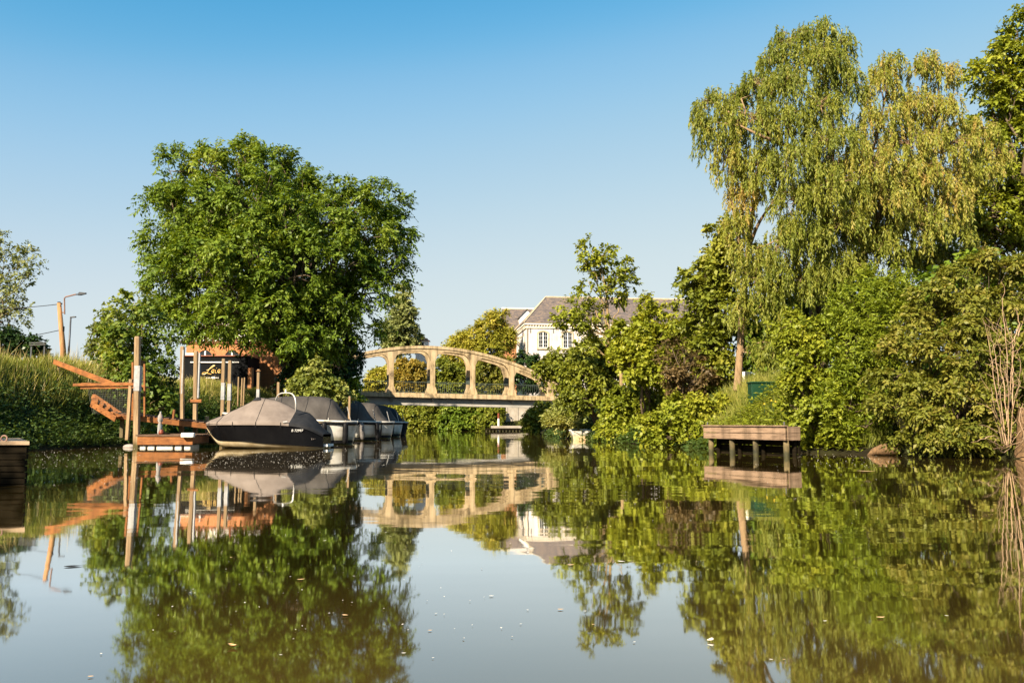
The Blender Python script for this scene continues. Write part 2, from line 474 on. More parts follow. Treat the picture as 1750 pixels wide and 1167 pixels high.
LM['dry'] = leafmat('dry_stalk', [(0.22, 0.17, 0.06), (0.36, 0.28, 0.12), (0.48, 0.39, 0.20)], 0.2)
LM['herb'] = leafmat('bank_herb', [(0.022, 0.048, 0.008), (0.060, 0.100, 0.018), (0.13, 0.155, 0.035)], 0.25)

# ------------------------------------------------------------------ ground and river
RIVER = np.array([(14.5,-90),(14.5,10),(13.0,19.2),(11.2,21.8),(9.9,23.2),(8.3,24.8),(7.2,26.4),(6.7,28),(6.2,31),(5.0,36),(4.1,41),(3.2,50),(2.6,62),
                  (2.3,80),(1.8,90),(-3,91.5),(-15,90),(-32,88),(-90,86),(-90,76),(-27,77),(-15,75),(-13.2,66),(-13.3,58),
                  (-13.4,48),(-13.7,40),(-14.5,32),(-14.9,25),(-15.4,10),(-15.4,-90)], float)

def river_sd(x, y):
    """Signed distance to the river's edge: positive on land."""
    x = np.asarray(x, float); y = np.asarray(y, float)
    best = np.full(x.shape, 1e9); inside = np.zeros(x.shape, bool)
    n = len(RIVER)
    for i in range(n):
        ax, ay = RIVER[i]; bx, by = RIVER[(i+1) % n]
        dx, dy = bx-ax, by-ay
        t = np.clip(((x-ax)*dx + (y-ay)*dy) / (dx*dx+dy*dy), 0, 1)
        best = np.minimum(best, np.hypot(x-ax-t*dx, y-ay-t*dy))
        c = ((ay > y) != (by > y))
        xi = (bx-ax) * (y-ay) / (by-ay + 1e-12) + ax
        inside ^= c & (x < xi)
    return np.where(inside, -best, best)

def sst(a, b, t):
    t = np.clip((t-a)/(b-a), 0, 1)
    return t*t*(3-2*t)

def gzv(x, y):
    x = np.asarray(x, float); y = np.asarray(y, float)
    s = river_sd(x, y)
    left = sst(-2, -8, x) * (1 - sst(74, 84, y))
    far = sst(78, 92, y)
    H = 2.0 + 0.9*left*(1-far) + 0.9*far
    W = 3.4 + 0.5*left*(1-far) + 6.5*far
    up = 0.10*np.clip(s/0.25, 0, 1) + (H-0.10)*sst(0.0, 1.0, np.clip(s, 0, None)/W)
    up = up + 0.10*np.sin(x*0.9+1.3)*np.cos(y*0.7)*np.clip(s/3, 0, 1)
    dn = -np.clip(-s*0.45, 0, 1.3)
    return np.where(s > 0, up, dn)

def gz(x, y):
    return float(gzv(np.array([x]), np.array([y]))[0])

def make_ground():
    def axis(lo, hi, step, far_):
        core = np.arange(lo, hi+1e-6, step)
        out, g, p = [], step, hi
        while p < far_:
            g *= 1.35; p += g; out.append(p)
        neg, g, p = [], step, lo
        while p > -far_:
            g *= 1.35; p -= g; neg.append(p)
        return np.array(neg[::-1] + list(core) + out)
    xs, ys = axis(-45, 45, 0.55, 2500), axis(-10, 125, 0.7, 2500)
    X, Y = np.meshgrid(xs, ys)
    Z = gzv(X, Y)
    nx, ny = len(xs), len(ys)
    i = np.arange(nx*ny).reshape(ny, nx)
    q = np.stack([i[:-1, :-1], i[:-1, 1:], i[1:, 1:], i[1:, :-1]], -1).reshape(-1, 4)
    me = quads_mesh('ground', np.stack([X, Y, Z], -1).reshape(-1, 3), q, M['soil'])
    me.polygons.foreach_set('use_smooth', [True]*len(me.polygons))
    o = link('ground', me, None)
    tag(o, 'grassy river banks and level land behind them', kind='structure')

def quads_mesh(name, V, Q, mat, tint=None):
    me = bpy.data.meshes.new(name)
    V = np.ascontiguousarray(V, np.float32); Q = np.ascontiguousarray(Q, np.int32)
    me.vertices.add(len(V)); me.vertices.foreach_set('co', V.ravel())
    me.loops.add(Q.size); me.loops.foreach_set('vertex_index', Q.ravel())
    me.polygons.add(len(Q)); me.polygons.foreach_set('loop_start', np.arange(0, Q.size, 4, dtype=np.int32))
    if tint is not None:
        a = me.attributes.new('tint', 'FLOAT', 'FACE')
        a.data.foreach_set('value', np.ascontiguousarray(tint, np.float32))
    me.materials.append(mat)
    me.update(calc_edges=True)
    return me

make_ground()
# the river sheet keeps to the channel: a polygon a little wider than the banks' edge
def river_sheet():
    me = bpy.data.meshes.new('river')
    c = RIVER.mean(0)
    pts = []
    n = len(RIVER)
    for i in range(n):
        p, a, b = RIVER[i], RIVER[i-1], RIVER[(i+1) % n]
        d = (b-a)/np.linalg.norm(b-a)
        nrm = np.array([d[1], -d[0]])
        pts.append((p[0]+nrm[0]*0.9, p[1]+nrm[1]*0.9, 0.0))
    me.from_pydata(pts, [], [tuple(range(n))])
    me.materials.append(M['water'])
    o = link('river', me, None)
    tag(o, 'calm brown river mirroring the banks and the sky', kind='structure')
river_sheet()

# ------------------------------------------------------------------ foliage machinery
def unit(a):
    return a / np.maximum(np.linalg.norm(a, axis=-1, keepdims=True), 1e-9)

def leaf_quads(P, D, N, L, W, tip_drop=0.12):
    """One folded lozenge per leaf."""
    D = unit(D); S = unit(np.cross(D, N)); U = np.cross(S, D)
    L = np.asarray(L).reshape(-1, 1) if np.ndim(L) else L
    W = np.asarray(W).reshape(-1, 1) if np.ndim(W) else W
    mid = P + D*(0.45*L)
    V = np.stack([P, mid + S*(0.5*W) + U*(0.14*W), P + D*L - np.array([0, 0, 1.0])*(tip_drop*L), mid - S*(0.5*W) + U*(0.14*W)], 1)
    return V.reshape(-1, 3)

def foliage_arrays(blobs, rng, cd, k, m, rc, L, W, droop=0.4, upbias=0.1, inner=0.5, tvar=0.16, under=0.35, tuft=0.42, tier=0.0):
    C, O, TB, RB = [], [], [], []
    for bi, (c, r, tb) in enumerate(blobs):
        area = 4*math.pi*(((r[0]*r[1])**1.6 + (r[0]*r[2])**1.6 + (r[1]*r[2])**1.6)/3)**(1/1.6)
        n = max(3, int(area*cd))
        d = unit(rng.normal(size=(n, 3)))
        v1, v2 = unit(rng.normal(size=(2, 3)))
        lump = 1 + 0.16*np.sin(3.3*d@v1 + rng.uniform(0, 6)) + 0.13*np.sin(5.7*d@v2 + rng.uniform(0, 6))
        fr = 1 - inner*rng.random(n)**1.7
        pos = c + d*r*(fr*lump)[:, None]
        if n > 12:                                   # draw the sprays together into tufts with gaps between
            kc = max(3, n//8)
            ctr = pos[rng.permutation(n)[:kc]]
            near = np.argmin(((pos[:, None]-ctr[None])**2).sum(-1), 1)
            pull = np.array([tuft, tuft, max(tuft, tier)])
            pos = pos + (ctr[near]-pos)*pull
        keep = np.ones(n, bool)
        for bj, (c2, r2, _) in enumerate(blobs):
            if bj != bi:
                q = np.linalg.norm((pos-c2)/r2, axis=1)
                keep &= ~((q < 0.62) & (rng.random(n) < 0.8))
        keep &= ~((d[:, 2] < -0.45) & (rng.random(n) < under))
        C.append(pos[keep]); O.append(d[keep]); TB.append(np.full(keep.sum(), tb)); RB.append(np.full(keep.sum(), bi))
    C = np.concatenate(C); O = np.concatenate(O); TB = np.concatenate(TB); RB = np.concatenate(RB)
    nC = len(C)
    ct = TB + rng.normal(size=nC)*tvar*0.7
    t = unit(O[:, None]*0.7 + rng.normal(size=(nC, k, 3))*0.55 + np.array([0, 0, upbias]))
    ln = rc*rng.uniform(0.55, 1.3, size=(nC, k, 1))
    f = np.linspace(0.2, 1.0, m)[None, None, :, None]
    base = C[:, None, None] + t[:, :, None]*(ln[:, :, None]*f) - np.array([0, 0, 1.0])*(droop*0.6*ln[:, :, None]*f**2)
    side = unit(np.cross(t, np.array([0, 0, 1.0]) + 0.6*rng.normal(size=t.shape)))
    sg = np.where(np.arange(m) % 2 == 0, 1.0, -1.0)[None, None, :, None]
    D = t[:, :, None]*0.55 + side[:, :, None]*sg*0.9 + rng.normal(size=base.shape)*0.28 - np.array([0, 0, droop*0.75])
    N = np.array([0, 0, 0.75]) + O[:, None, None]*0.35 + rng.normal(size=base.shape)*0.5
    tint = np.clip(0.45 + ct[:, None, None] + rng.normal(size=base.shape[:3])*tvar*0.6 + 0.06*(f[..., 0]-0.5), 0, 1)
    sc = rng.uniform(0.55, 1.4, size=base.shape[:3])
    P = base.reshape(-1, 3); D = D.reshape(-1, 3); N = N.reshape(-1, 3); tint = tint.ravel(); sc = sc.ravel()
    ok = P[:, 2] > 0.06
    return P[ok], D[ok], N[ok], L*sc[ok], W*sc[ok], tint[ok], C, RB

def leaf_object(name, arrs, mat, parent, extra=None):
    P, D, N, L, W, tint = arrs
    off = np.array(root_of(parent).location) if parent is not None else np.zeros(3)
    V = leaf_quads(P-off, D, N, L, W)
    Q = np.arange(len(V), dtype=np.int32).reshape(-1, 4)
    return link(name, quads_mesh(name, V, Q, mat, tint), parent)

def px_blobs(d, spec, depth=1.0):
    """Leaf masses given by where they show and how big, each at its own distance."""
    out = []
    for s in spec:
        cx, cy, rx, ry = s[:4]
        dd = s[4] if len(s) > 4 else 0.0
        tb = s[5] if len(s) > 5 else 0.0
        D = d + dd
        c = np.array(at(cx, cy, D))
        a, b = rx*D/F, ry*D/F
        out.append((c, np.array([a, depth*0.5*(a+b), b]), tb))
    return out

def wander(a, b, rng, n=4, amt=0.08, sag=0.0):
    a, b = np.array(a, float), np.array(b, float)
    L = np.linalg.norm(b-a)
    pts = []
    for i in range(n+1):
        t = i/n
        j = rng.normal(size=3)*amt*L*math.sin(math.pi*t)
        pts.append(a + (b-a)*t + j + np.array([0, 0, sag*L*math.sin(math.pi*t)]))
    return pts

def plant(name, label, cat, d, spec, leaf, seed, cd=1.4, k=6, m=9, rc=0.55, L=0.16, W=0.08, droop=0.4, upbias=0.1,
          depth=1.0, base_px=None, trunk=None, trunk_r=0.12, bark='bark', twigs=0.35, inner=0.5, group=None,
          shrub=False, tuft=0.42, tier=0.0, extra_blobs=(), tvar=0.16, ivy=None, stems=3, base_d=None, under=0.35):
    """A tree (trunk, crown) or a shrub (stem, foliage)."""
    cd *= 2.5 if shrub else 1.25
    sc_ = 1.22 if shrub else 1.2
    L *= sc_; W *= sc_*1.1
    rng = np.random.default_rng(seed)
    blobs = px_blobs(d, spec, depth) + list(extra_blobs)
    blobs = [(c, r, tb+rng.normal()*0.07) for c, r, tb in blobs]
    cen = np.mean([b[0] for b in blobs], 0)
    if trunk is not None:
        tp = [np.array(at(*p)) for p in trunk]
        bx, by = tp[0][0], tp[0][1]
    else:
        bx = at(base_px, 600, d)[0] if base_px is not None else cen[0]
        by = base_d if base_d is not None else max(d, cen[1])
    bz = max(gz(bx, by), 0.0)
    base = np.array([bx, by, bz])
    t = thing(name, base, label, cat, group)
    P, D, N, Ls, Ws, tint, C, RB = foliage_arrays(blobs, rng, cd, k, m, rc, L, W, droop, upbias, inner, tvar, under, tuft, tier)
    leaf_object('foliage' if shrub else 'crown', (P, D, N, Ls, Ws, tint), LM[leaf], t)
    w = MB()
    if trunk is not None:
        path = [np.array([bx, by, bz-0.2])] + (tp[1:] if abs(tp[0][2]-bz) < 1.2 else tp)
    elif shrub:
        path = [base + np.array([0, 0, -0.15]), base + (cen-base)*0.35]
    else:
        path = [base + np.array([0, 0, -0.3]), base + (cen-base)*0.3 + rng.normal(size=3)*0.1, base + (cen-base)*0.6 + rng.normal(size=3)*0.15, cen]
    nR = len(path)
    rad = [trunk_r*(1.25 if i == 0 else 1.0)*(1-0.72*i/(nR-1)) for i in range(nR)]
    if not shrub or trunk is not None:
        w.tube(path, rad, 9)
    for bi, (c, r, _) in enumerate(blobs):
        if shrub:
            st = base + np.array([rng.normal()*0.25, rng.normal()*0.25, -0.1])
            r0 = trunk_r
        else:
            cand = [i for i in range(nR) if path[i][2] < c[2]-0.1] or [0]
            j = cand[int(len(cand)*0.5 + rng.random()*len(cand)*0.499)]
            st, r0 = path[j], rad[j]*0.6
        ctr = c - np.array([0, 0, r[2]*0.25])
        pts = wander(st, ctr, rng, 5, 0.05, 0.06)
        w.tube(pts, [max(0.012, r0*(1-0.75*i/5)) for i in range(6)], 6)
        ids = np.nonzero(RB == bi)[0]
        for ci in ids[rng.random(len(ids)) < twigs]:
            pts2 = wander(pts[3 + int(rng.random()*2.99)], C[ci], rng, 3, 0.07, 0.04)
            r1 = max(0.008, r0*0.18)
            w.tube(pts2, [r1*1.6, r1*1.2, r1*0.9, r1*0.5], 4, cap=False)
    w.build('stem' if shrub else 'trunk', M[bark], t, smooth=True)
    if ivy:
        rng2 = np.random.default_rng(seed+77)
        a = foliage_arrays(px_blobs(d, ivy, depth), rng2, 3.2, 6, 7, 0.45, 0.15, 0.13, 0.7, -0.1, 0.6)
        leaf_object('ivy', a[:6], LM['ivy'], t)  # ivy whose dark leaf tone also carries the shade under the crown
    return t

# ------------------------------------------------------------------ the arched footbridge
def bridge():
    Lp, Rp = at(620, 673, 70.5), at(955, 682, 74.2)
    Lp.z, Rp.z = 3.30, 3.02
    ax = (Rp - Lp); run = ax.length; ax2 = Vector((ax.x, ax.y, 0)).normalized()
    back = Vector((-ax2.y, ax2.x, 0))
    root = thing('arched_bridge', at(780, 700, 72), 'pale concrete bowstring footbridge with open arch and post bays over the river', 'bridge')
    root.location.z = 0
    up = Vector((0, 0, 1))
    def zdeck(s):
        return Lp.z + (Rp.z-Lp.z)*s/run
    def pos(s, z, off=0.0):
        q = Lp + ax2*s + back*off
        return Vector((q.x, q.y, z))
    def s_of(px):
        # the station on the deck line that shows at this column
        lo_, hi_ = -20.0, run+20
        for _ in range(50):
            md = (lo_+hi_)/2
            q = Lp + ax2*md
            if (q.x/(q.y*math.cos(PITCH)))*F + CX < px: lo_ = md
            else: hi_ = md
        return lo_
    def z_of(px, py):
        q = Lp + ax2*s_of(px)
        return at(px, py, q.y).z
    sp = s_of(728)                                   # crown of the arch
    send = s_of(985)
    half = send - sp
    ztop = z_of(728, 592)
    zend = zdeck(send) + 0.35
    def arch(s):
        t = abs(s-sp)/half
        return ztop - (ztop-zend)*min(t, 1.25)**2.0
    WID = 2.5
    DK0, DK1 = sp-half-3.0, send+3.0
    # deck slab, kerb, girders, brackets
    def slab(name, z0, z1, o0, o1, mat, s0=DK0, s1=DK1):
        m_ = MB()
        m_.add([pos(s0, zdeck(s0)+z0, o0), pos(s1, zdeck(s1)+z0, o0), pos(s1, zdeck(s1)+z0, o1), pos(s0, zdeck(s0)+z0, o1),
                pos(s0, zdeck(s0)+z1, o0), pos(s1, zdeck(s1)+z1, o0), pos(s1, zdeck(s1)+z1, o1), pos(s0, zdeck(s0)+z1, o1)],
               [(3,2,1,0),(4,5,6,7),(0,1,5,4),(1,2,6,5),(2,3,7,6),(3,0,4,7)])
        return m_.build(name, mat, root)
    slab('deck', -0.28, 0.0, -0.55, WID+0.55, M['concrete'])
    slab('kerb', 0.002, 0.10, -0.50, 0.42, M['concrete'])
    slab('girder', -0.86, -0.282, -0.12, 0.22, M['steel'])
    slab('girder', -0.86, -0.282, WID-0.22, WID+0.12, M['steel'])
    slab('girder_flange', -0.93, -0.862, -0.22, 0.32, M['steel'])
    posts_px = [668, 739, 808, 875, 940]
    S = [s_of(p) for p in posts_px]
    step = (S[-1]-S[0])/4
    S = [S[0]-2*step, S[0]-step] + S
    for s in S:
        br = MB()
        br.extrude([pos(s-0.09, zdeck(s)-0.285, -0.45), pos(s-0.09, zdeck(s)-0.285, -0.13), pos(s-0.09, zdeck(s)-0.7, -0.13)], ax2*0.18)
        br.build('bracket', M['steel'], root)
    bays = [sp-half] + S + [send]
    pw = 0.215                                        # half width of a post
    for off, th in ((-0.05, 0.42), (WID-0.35, 0.42)):
        for i in range(len(bays)-1):
            a, b = bays[i], bays[i+1]
            n = 18
            low = []
            ribd = 0.38
            endl, endr = i == 0, i == len(bays)-2
            for j in range(n+1):
                s = a + (b-a)*j/n
                zb = arch(s) - ribd
                rr = 0.85
                dl = s-a-pw if not endl else 9
                dr = b-s-pw if not endr else 9
                dmin = min(dl, dr)
                if dmin < rr:
                    q = max(0.0, dmin)
                    zb -= rr*0.95*(1-math.sqrt(max(0.0, 1-((rr-q)/rr)**2)))
                low.append((s, zb))
            poly_t = [(a + (b-a)*j/n, arch(a + (b-a)*j/n)) for j in range(n+1)]
            m_ = MB()
            fr = [pos(s, z, off) for s, z in poly_t] + [pos(s, z, off) for s, z in low]
            bk = [p + back*th for p in fr]
            nn = n+1
            fs_ = []
            for j in range(n):
                fs_.append((j, j+1, nn+j+1, nn+j))
                fs_.append((2*nn+j, 2*nn+nn+j, 2*nn+nn+j+1, 2*nn+j+1))
                fs_.append((j, 2*nn+j, 2*nn+j+1, j+1))
                fs_.append((nn+j, nn+j+1, 3*nn+j+1, 3*nn+j))
            m_.add(fr+bk, fs_)
            m_.build('arch_segment', M['concrete'], root)
            # raised outer band along the top of the rib
            band = MB()
            r0 = [[pos(s, arch(s)+0.05, off-0.07), pos(s, arch(s)+0.05, off+th+0.07), pos(s, arch(s)-0.19, off+th+0.07), pos(s, arch(s)-0.19, off-0.07)]
                  for s, _ in poly_t]
            band.grid(r0, close=True)
            band.build('arch_band', M['concrete'], root)
        for s in S:
            zt = arch(s) - 0.38 - 0.80
            zb = zdeck(s) + 0.10
            if zt < zb + 0.1:
                zt = zb + 0.1
            m_ = MB()
            prof = [(0.36, zb), (0.36, zb+0.12), (0.27, zb+0.42), (pw-0.03, zb+0.6), (pw-0.03, zt), (pw, arch(s)-0.75)]
            rows = [[pos(s-w_, z, off-0.012), pos(s+w_, z, off-0.012), pos(s+w_, z, off+th+0.012), pos(s-w_, z, off+th+0.012)] for w_, z in prof]
            m_.grid(rows, close=True)
            m_.build('post', M['concrete'], root)
    for s in S[2:]:
        sg = MB()
        z0 = zdeck(s) + 1.05
        sg.add([pos(s-0.235, z0, WID-0.37), pos(s+0.235, z0, WID-0.37), pos(s+0.235, z0+0.62, WID-0.37), pos(s-0.235, z0+0.62, WID-0.37),
                pos(s-0.235, z0, WID-0.385), pos(s+0.235, z0, WID-0.385), pos(s+0.235, z0+0.62, WID-0.385), pos(s-0.235, z0+0.62, WID-0.385)],
               [(3,2,1,0),(4,5,6,7),(0,1,5,4),(1,2,6,5),(2,3,7,6),(3,0,4,7)])
        sg.build('plate', M['rail'], root)
    for i in range(len(bays)-1):                     # railing panels between the posts
        for off in (0.13, WID-0.13):
            a, b = bays[i]+0.3, bays[i+1]-0.3
            m_ = MB()
            for z in (0.18, 1.05):
                m_.beam(pos(a, zdeck(a)+z, off), pos(b, zdeck(b)+z, off), 0.05, 0.04)
            nb = int((b-a)/0.17)
            for j in range(nb+1):
                s = a + (b-a)*j/nb
                m_.beam(pos(s, zdeck(s)+0.18, off), pos(s, zdeck(s)+1.05, off), 0.014, 0.014)
            m_.build('railing', M['rail'], root)
    # abutments at the hidden ends
    for s0, s1 in ((DK0-1.0, DK0+2.2), (DK1-2.0, DK1+1.5)):
        m_ = MB()
        q = [pos(s0, 0, -0.6), pos(s1, 0, -0.6), pos(s1, 0, WID+0.6), pos(s0, 0, WID+0.6)]
        z0, z1 = -1.2, zdeck(s0)-0.94
        m_.add([Vector((p.x, p.y, z0)) for p in q] + [Vector((p.x, p.y, z1)) for p in q],
               [(3,2,1,0),(4,5,6,7),(0,1,5,4),(1,2,6,5),(2,3,7,6),(3,0,4,7)])
        m_.build('abutment', M['concrete_grey'], root)
bridge()

# ------------------------------------------------------------------ the pale house behind the bridge
def frame_box(m_, o, ux, uy, uz, x0, x1, z0, z1, d0, d1):
    """Box in wall coordinates: along ux, up uz, out along uy."""
    P_ = [o + ux*x + uy*d + uz*z for d in (d0, d1) for z in (z0, z1) for x in (x0, x1)]
    m_.add(P_, [(0,1,3,2),(4,6,7,5),(0,4,5,1),(2,3,7,6),(0,2,6,4),(1,5,7,3)])

def arch_poly(o, ux, uz, uy, x0, x1, z0, z1, rise, d, n=9):
    pts = [o+ux*x0+uz*z0+uy*d, o+ux*x1+uz*z0+uy*d]
    for i in range(n+1):
        t = i/n
        x = x1 + (x0-x1)*t
        pts.append(o + ux*x + uz*(z1-rise + rise*math.sin(math.pi*t)**0.8) + uy*d)
    return pts

def arched_window(root, o, ux, uy, xc, z0, w, h, rise, trim, mull=True, glass='glass', surround=True):
    uz = Vector((0, 0, 1))
    x0, x1, z1 = xc-w/2, xc+w/2, z0+h
    n = 9
    win = None
    outer = arch_poly(o, ux, uz, uy, x0-0.17, x1+0.17, z0, z1+0.18, rise*1.15, 0, n)
    inner = arch_poly(o, ux, uz, uy, x0, x1, z0, z1, rise, 0, n)
    m_ = MB()
    k_ = len(outer)
    if surround:
        # reveal ring standing proud of the wall
        fr_o = [p+uy*0.06 for p in outer]; fr_i = [p+uy*0.06 for p in inner]; bk_o = [p-uy*0.02 for p in outer]; bk_i = [p-uy*0.16 for p in inner]
        fs_ = []
        for i in range(k_):
            j = (i+1) % k_
            if i == 0:
                continue
            fs_ += [(i, j, k_+j, k_+i), (i, 2*k_+i, 2*k_+j, j), (k_+i, k_+j, 3*k_+j, 3*k_+i)]
        m_.add(fr_o+fr_i+bk_o+bk_i, fs_)
        win = m_.build('window', M[trim], root)
    g = MB(); g.add([p-uy*0.02+uy*0.035 for p in inner], [tuple(range(len(inner)))])
    go = g.build('pane', M[glass], win or root)
    fmb = MB()
    frame_box(fmb, o, ux, uy, uz, xc-0.055, xc+0.055, z0+0.02, z1-0.06, 0.017, 0.05)
    for sx in (x0+0.001, x1-0.051):
        frame_box(fmb, o, ux, uy, uz, sx, sx+0.05, z0+0.02, z1-rise*1.02, 0.018, 0.052)
    frame_box(fmb, o, ux, uy, uz, x0+0.072, x1-0.072, z0+0.021, z0+0.10, 0.019, 0.049)
    if mull:
        for f in (0.25, 0.5, 0.75):
            zz = z0 + h*f
            frame_box(fmb, o, ux, uy, uz, x0+0.072, xc-0.056, zz-0.012, zz+0.012, 0.019, 0.04)
            frame_box(fmb, o, ux, uy, uz, xc+0.056, x1-0.072, zz-0.012, zz+0.012, 0.019, 0.04)
        for sx in ((x0+xc)/2, (x1+xc)/2):
            frame_box(fmb, o, ux, uy, uz, sx-0.009, sx+0.009, z0+0.1, z1-0.12, 0.0195, 0.038)
    fmb.build('frame', M['white_paint'], win or root)
    sm = MB()
    frame_box(sm, o, ux, uy, uz, x0-0.2, x1+0.2, z0-0.16, z0-0.003, -0.02, 0.12)
    sm.build('sill', M['stone_trim'], win or root)

def pale_house():
    C = at(900, 600, 97.0); g = gz(C.x, C.y)
    a = R(7)
    ux = Vector((math.cos(a), math.sin(a), 0)); ub = Vector((-math.sin(a), math.cos(a), 0)); uy = -ub
    uz = Vector((0, 0, 1))
    o = Vector((C.x, C.y, 0.0))
    root = thing('manor_house', (C.x, C.y, g), 'large pale plastered house with hipped mossy slate roof behind the bridge', 'house')
    Wd, Dp = 23.5, 9.0
    ze = at(900, 553, 97).z
    zr = ze + 3.75
    zb = 2.3
    m_ = MB()
    q = [o, o+ux*Wd, o+ux*Wd+ub*Dp, o+ub*Dp]
    m_.add([p+uz*zb for p in q]+[p+uz*(ze-0.30) for p in q], [(0,1,5,4),(1,2,6,5),(2,3,7,6),(3,0,4,7)])
    m_.build('wall', M['plaster'], root)
    c_ = MB()                                        # cornice band with a dentil course under it
    e = 0.28
    q2 = [o-ux*e-ub*e, o+ux*(Wd+e)-ub*e, o+ux*(Wd+e)+ub*(Dp+e), o-ux*e+ub*(Dp+e)]
    c_.add([p+uz*(ze-0.14) for p in q2]+[p+uz*(ze+0.08) for p in q2], [(3,2,1,0),(4,5,6,7),(0,1,5,4),(1,2,6,5),(2,3,7,6),(3,0,4,7)])
    e2 = 0.12
    q3 = [o-ux*e2-ub*e2, o+ux*(Wd+e2)-ub*e2, o+ux*(Wd+e2)+ub*(Dp+e2), o-ux*e2+ub*(Dp+e2)]
    c_.add([p+uz*(ze-0.50) for p in q3]+[p+uz*(ze-0.30) for p in q3], [(3,2,1,0),(4,5,6,7),(0,1,5,4),(1,2,6,5),(2,3,7,6),(3,0,4,7)])
    co = c_.build('cornice', M['cream_trim'], root)
    dn = MB()
    for i in range(int(Wd/0.32)):
        frame_box(dn, o, ux, uy, uz, 0.05+i*0.32, 0.05+i*0.32+0.16, ze-0.298, ze-0.142, 0.0, 0.2)
    for i in range(int(Dp/0.32)):
        frame_box(dn, o, ub, -ux, uz, 0.05+i*0.32, 0.05+i*0.32+0.16, ze-0.298, ze-0.142, 0.0, 0.2)
    tag(dn.build('dentils', M['cream_trim'], co), kind='stuff')
    rf = MB()
    e = 0.34
    q = [o-ux*e-ub*e, o+ux*(Wd+e)-ub*e, o+ux*(Wd+e)+ub*(Dp+e), o-ux*e+ub*(Dp+e)]
    rl, rr = o+ux*2.95+ub*Dp/2, o+ux*(Wd-2.95)+ub*Dp/2
    rf.add([p+uz*(ze+0.085) for p in q]+[rl+uz*zr, rr+uz*zr], [(0,1,5,4),(1,2,5),(2,3,4,5),(3,0,4)])
    ro = rf.build('roof', M['slate'], root)
    rg = MB()
    rg.tube([rl+uz*(zr+0.02), rr+uz*(zr+0.02)], 0.11, 6)
    for p, r_ in ((q[0], rl), (q[3], rl), (q[1], rr)):
        rg.tube([p+uz*(ze+0.11), r_+uz*(zr+0.02)], 0.09, 6)
    rg.build('ridge', M['stone_trim'], ro)
    zt = at(920, 597, 97).z
    for i in range(8):
        xc = 1.9 + i*2.85
        arched_window(root, o, ux, uy, xc, zt+0.16, 1.06, 1.88, 0.22, 'stone_trim')
        arched_window(root, o, ux, uy, xc, zt-3.6, 1.06, 2.3, 0.2, 'stone_trim')
    for y_ in (2.0, 4.4, 6.6):
        arched_window(root, o, ub, -ux, y_, zt+0.16, 0.85, 1.7, 0.2, 'stone_trim')
    for x_ in (0.45, 3.1, 5.7):
        an = MB(); frame_box(an, o, ux, uy, uz, x_-0.025, x_+0.025, ze-1.05, ze-0.52, 0.0, 0.06)
        an.build('wall_anchor', M['rail'], root)
    dp = MB(); dp.tube([o+ux*0.05-ub*0.1+uz*zb, o+ux*0.05-ub*0.1+uz*(ze-0.5)], 0.05, 6)
    dp.build('downpipe', M['stone_trim'], root)
    # the lower wing set back to the left
    C2 = at(866, 560, 114.0)
    o2 = Vector((C2.x, C2.y, 0))
    r2 = thing('rear_wing', (C2.x, C2.y, gz(C2.x, C2.y)), 'lower slate roofed wing with a small white dormer left behind the pale house', 'house')
    W2, D2 = 13.0, 7.0
    zr2, ze2 = at(890, 529, 117.5).z, at(890, 566, 114).z
    m2 = MB()
    q = [o2, o2+ux*W2, o2+ux*W2+ub*D2, o2+ub*D2]
    m2.add([p+uz*1.5 for p in q]+[p+uz*ze2 for p in q], [(0,1,5,4),(1,2,6,5),(2,3,7,6),(3,0,4,7)])
    gl = o2+ub*D2/2+uz*zr2; gr = o2+ux*W2+ub*D2/2+uz*zr2
    m2.add([q[0]+uz*ze2, q[3]+uz*ze2, gl, q[1]+uz*ze2, q[2]+uz*ze2, gr], [(0,1,2),(3,5,4)])
    m2.build('wall', M['brick'], r2)
    rf = MB()
    e = 0.3
    s_ = (zr2-ze2)/(D2/2)
    for sg, y0 in ((-1, -e), (1, D2+e)):
        A = o2-ux*0.25+ub*y0+uz*(ze2-s_*e+0.06); B = o2+ux*(W2+0.25)+ub*y0+uz*(ze2-s_*e+0.06)
        T1, T0 = gr+ux*0.25+uz*0.06, gl-ux*0.25+uz*0.06
        rf.extrude([A, B, T1, T0], uz*0.1)
    ro2 = rf.build('roof', M['slate'], r2)
    cp = MB(); cp.tube([gl-ux*0.3+uz*0.15, gr+ux*0.3+uz*0.15], 0.12, 6); cp.build('ridge', M['cream_trim'], ro2)
    # dormer
    dz0 = at(893, 560, 114).z
    D0 = at(893, 545, 114.3) ; dm = MB()
    do = Vector((D0.x-0.35, D0.y, 0))
    zt1, zt2 = at(893, 541, 114).z, at(893, 529, 114).z
    dm.extrude([do+uz*(dz0-0.5), do+ux*1.9+uz*(dz0-0.5), do+ux*1.9+uz*zt1, do+ux*0.95+uz*zt2, do+uz*zt1], ub*3.0)
    dob = dm.build('dormer', M['white_paint'], r2)
    dr = MB()
    for x0, x1, z0, z1 in ((-0.15, 0.95, zt1-0.12, zt2+0.05), (2.05, 0.95, zt1-0.12, zt2+0.05)):
        dr.extrude([do-ub*0.15+ux*x0+uz*z0, do-ub*0.15+ux*x1+uz*z1, do-ub*0.15+ux*x1+uz*(z1+0.14), do-ub*0.15+ux*x0+uz*(z0+0.14)], ub*3.2)
    dr.build('dormer_roof', M['slate'], dob)
pale_house()

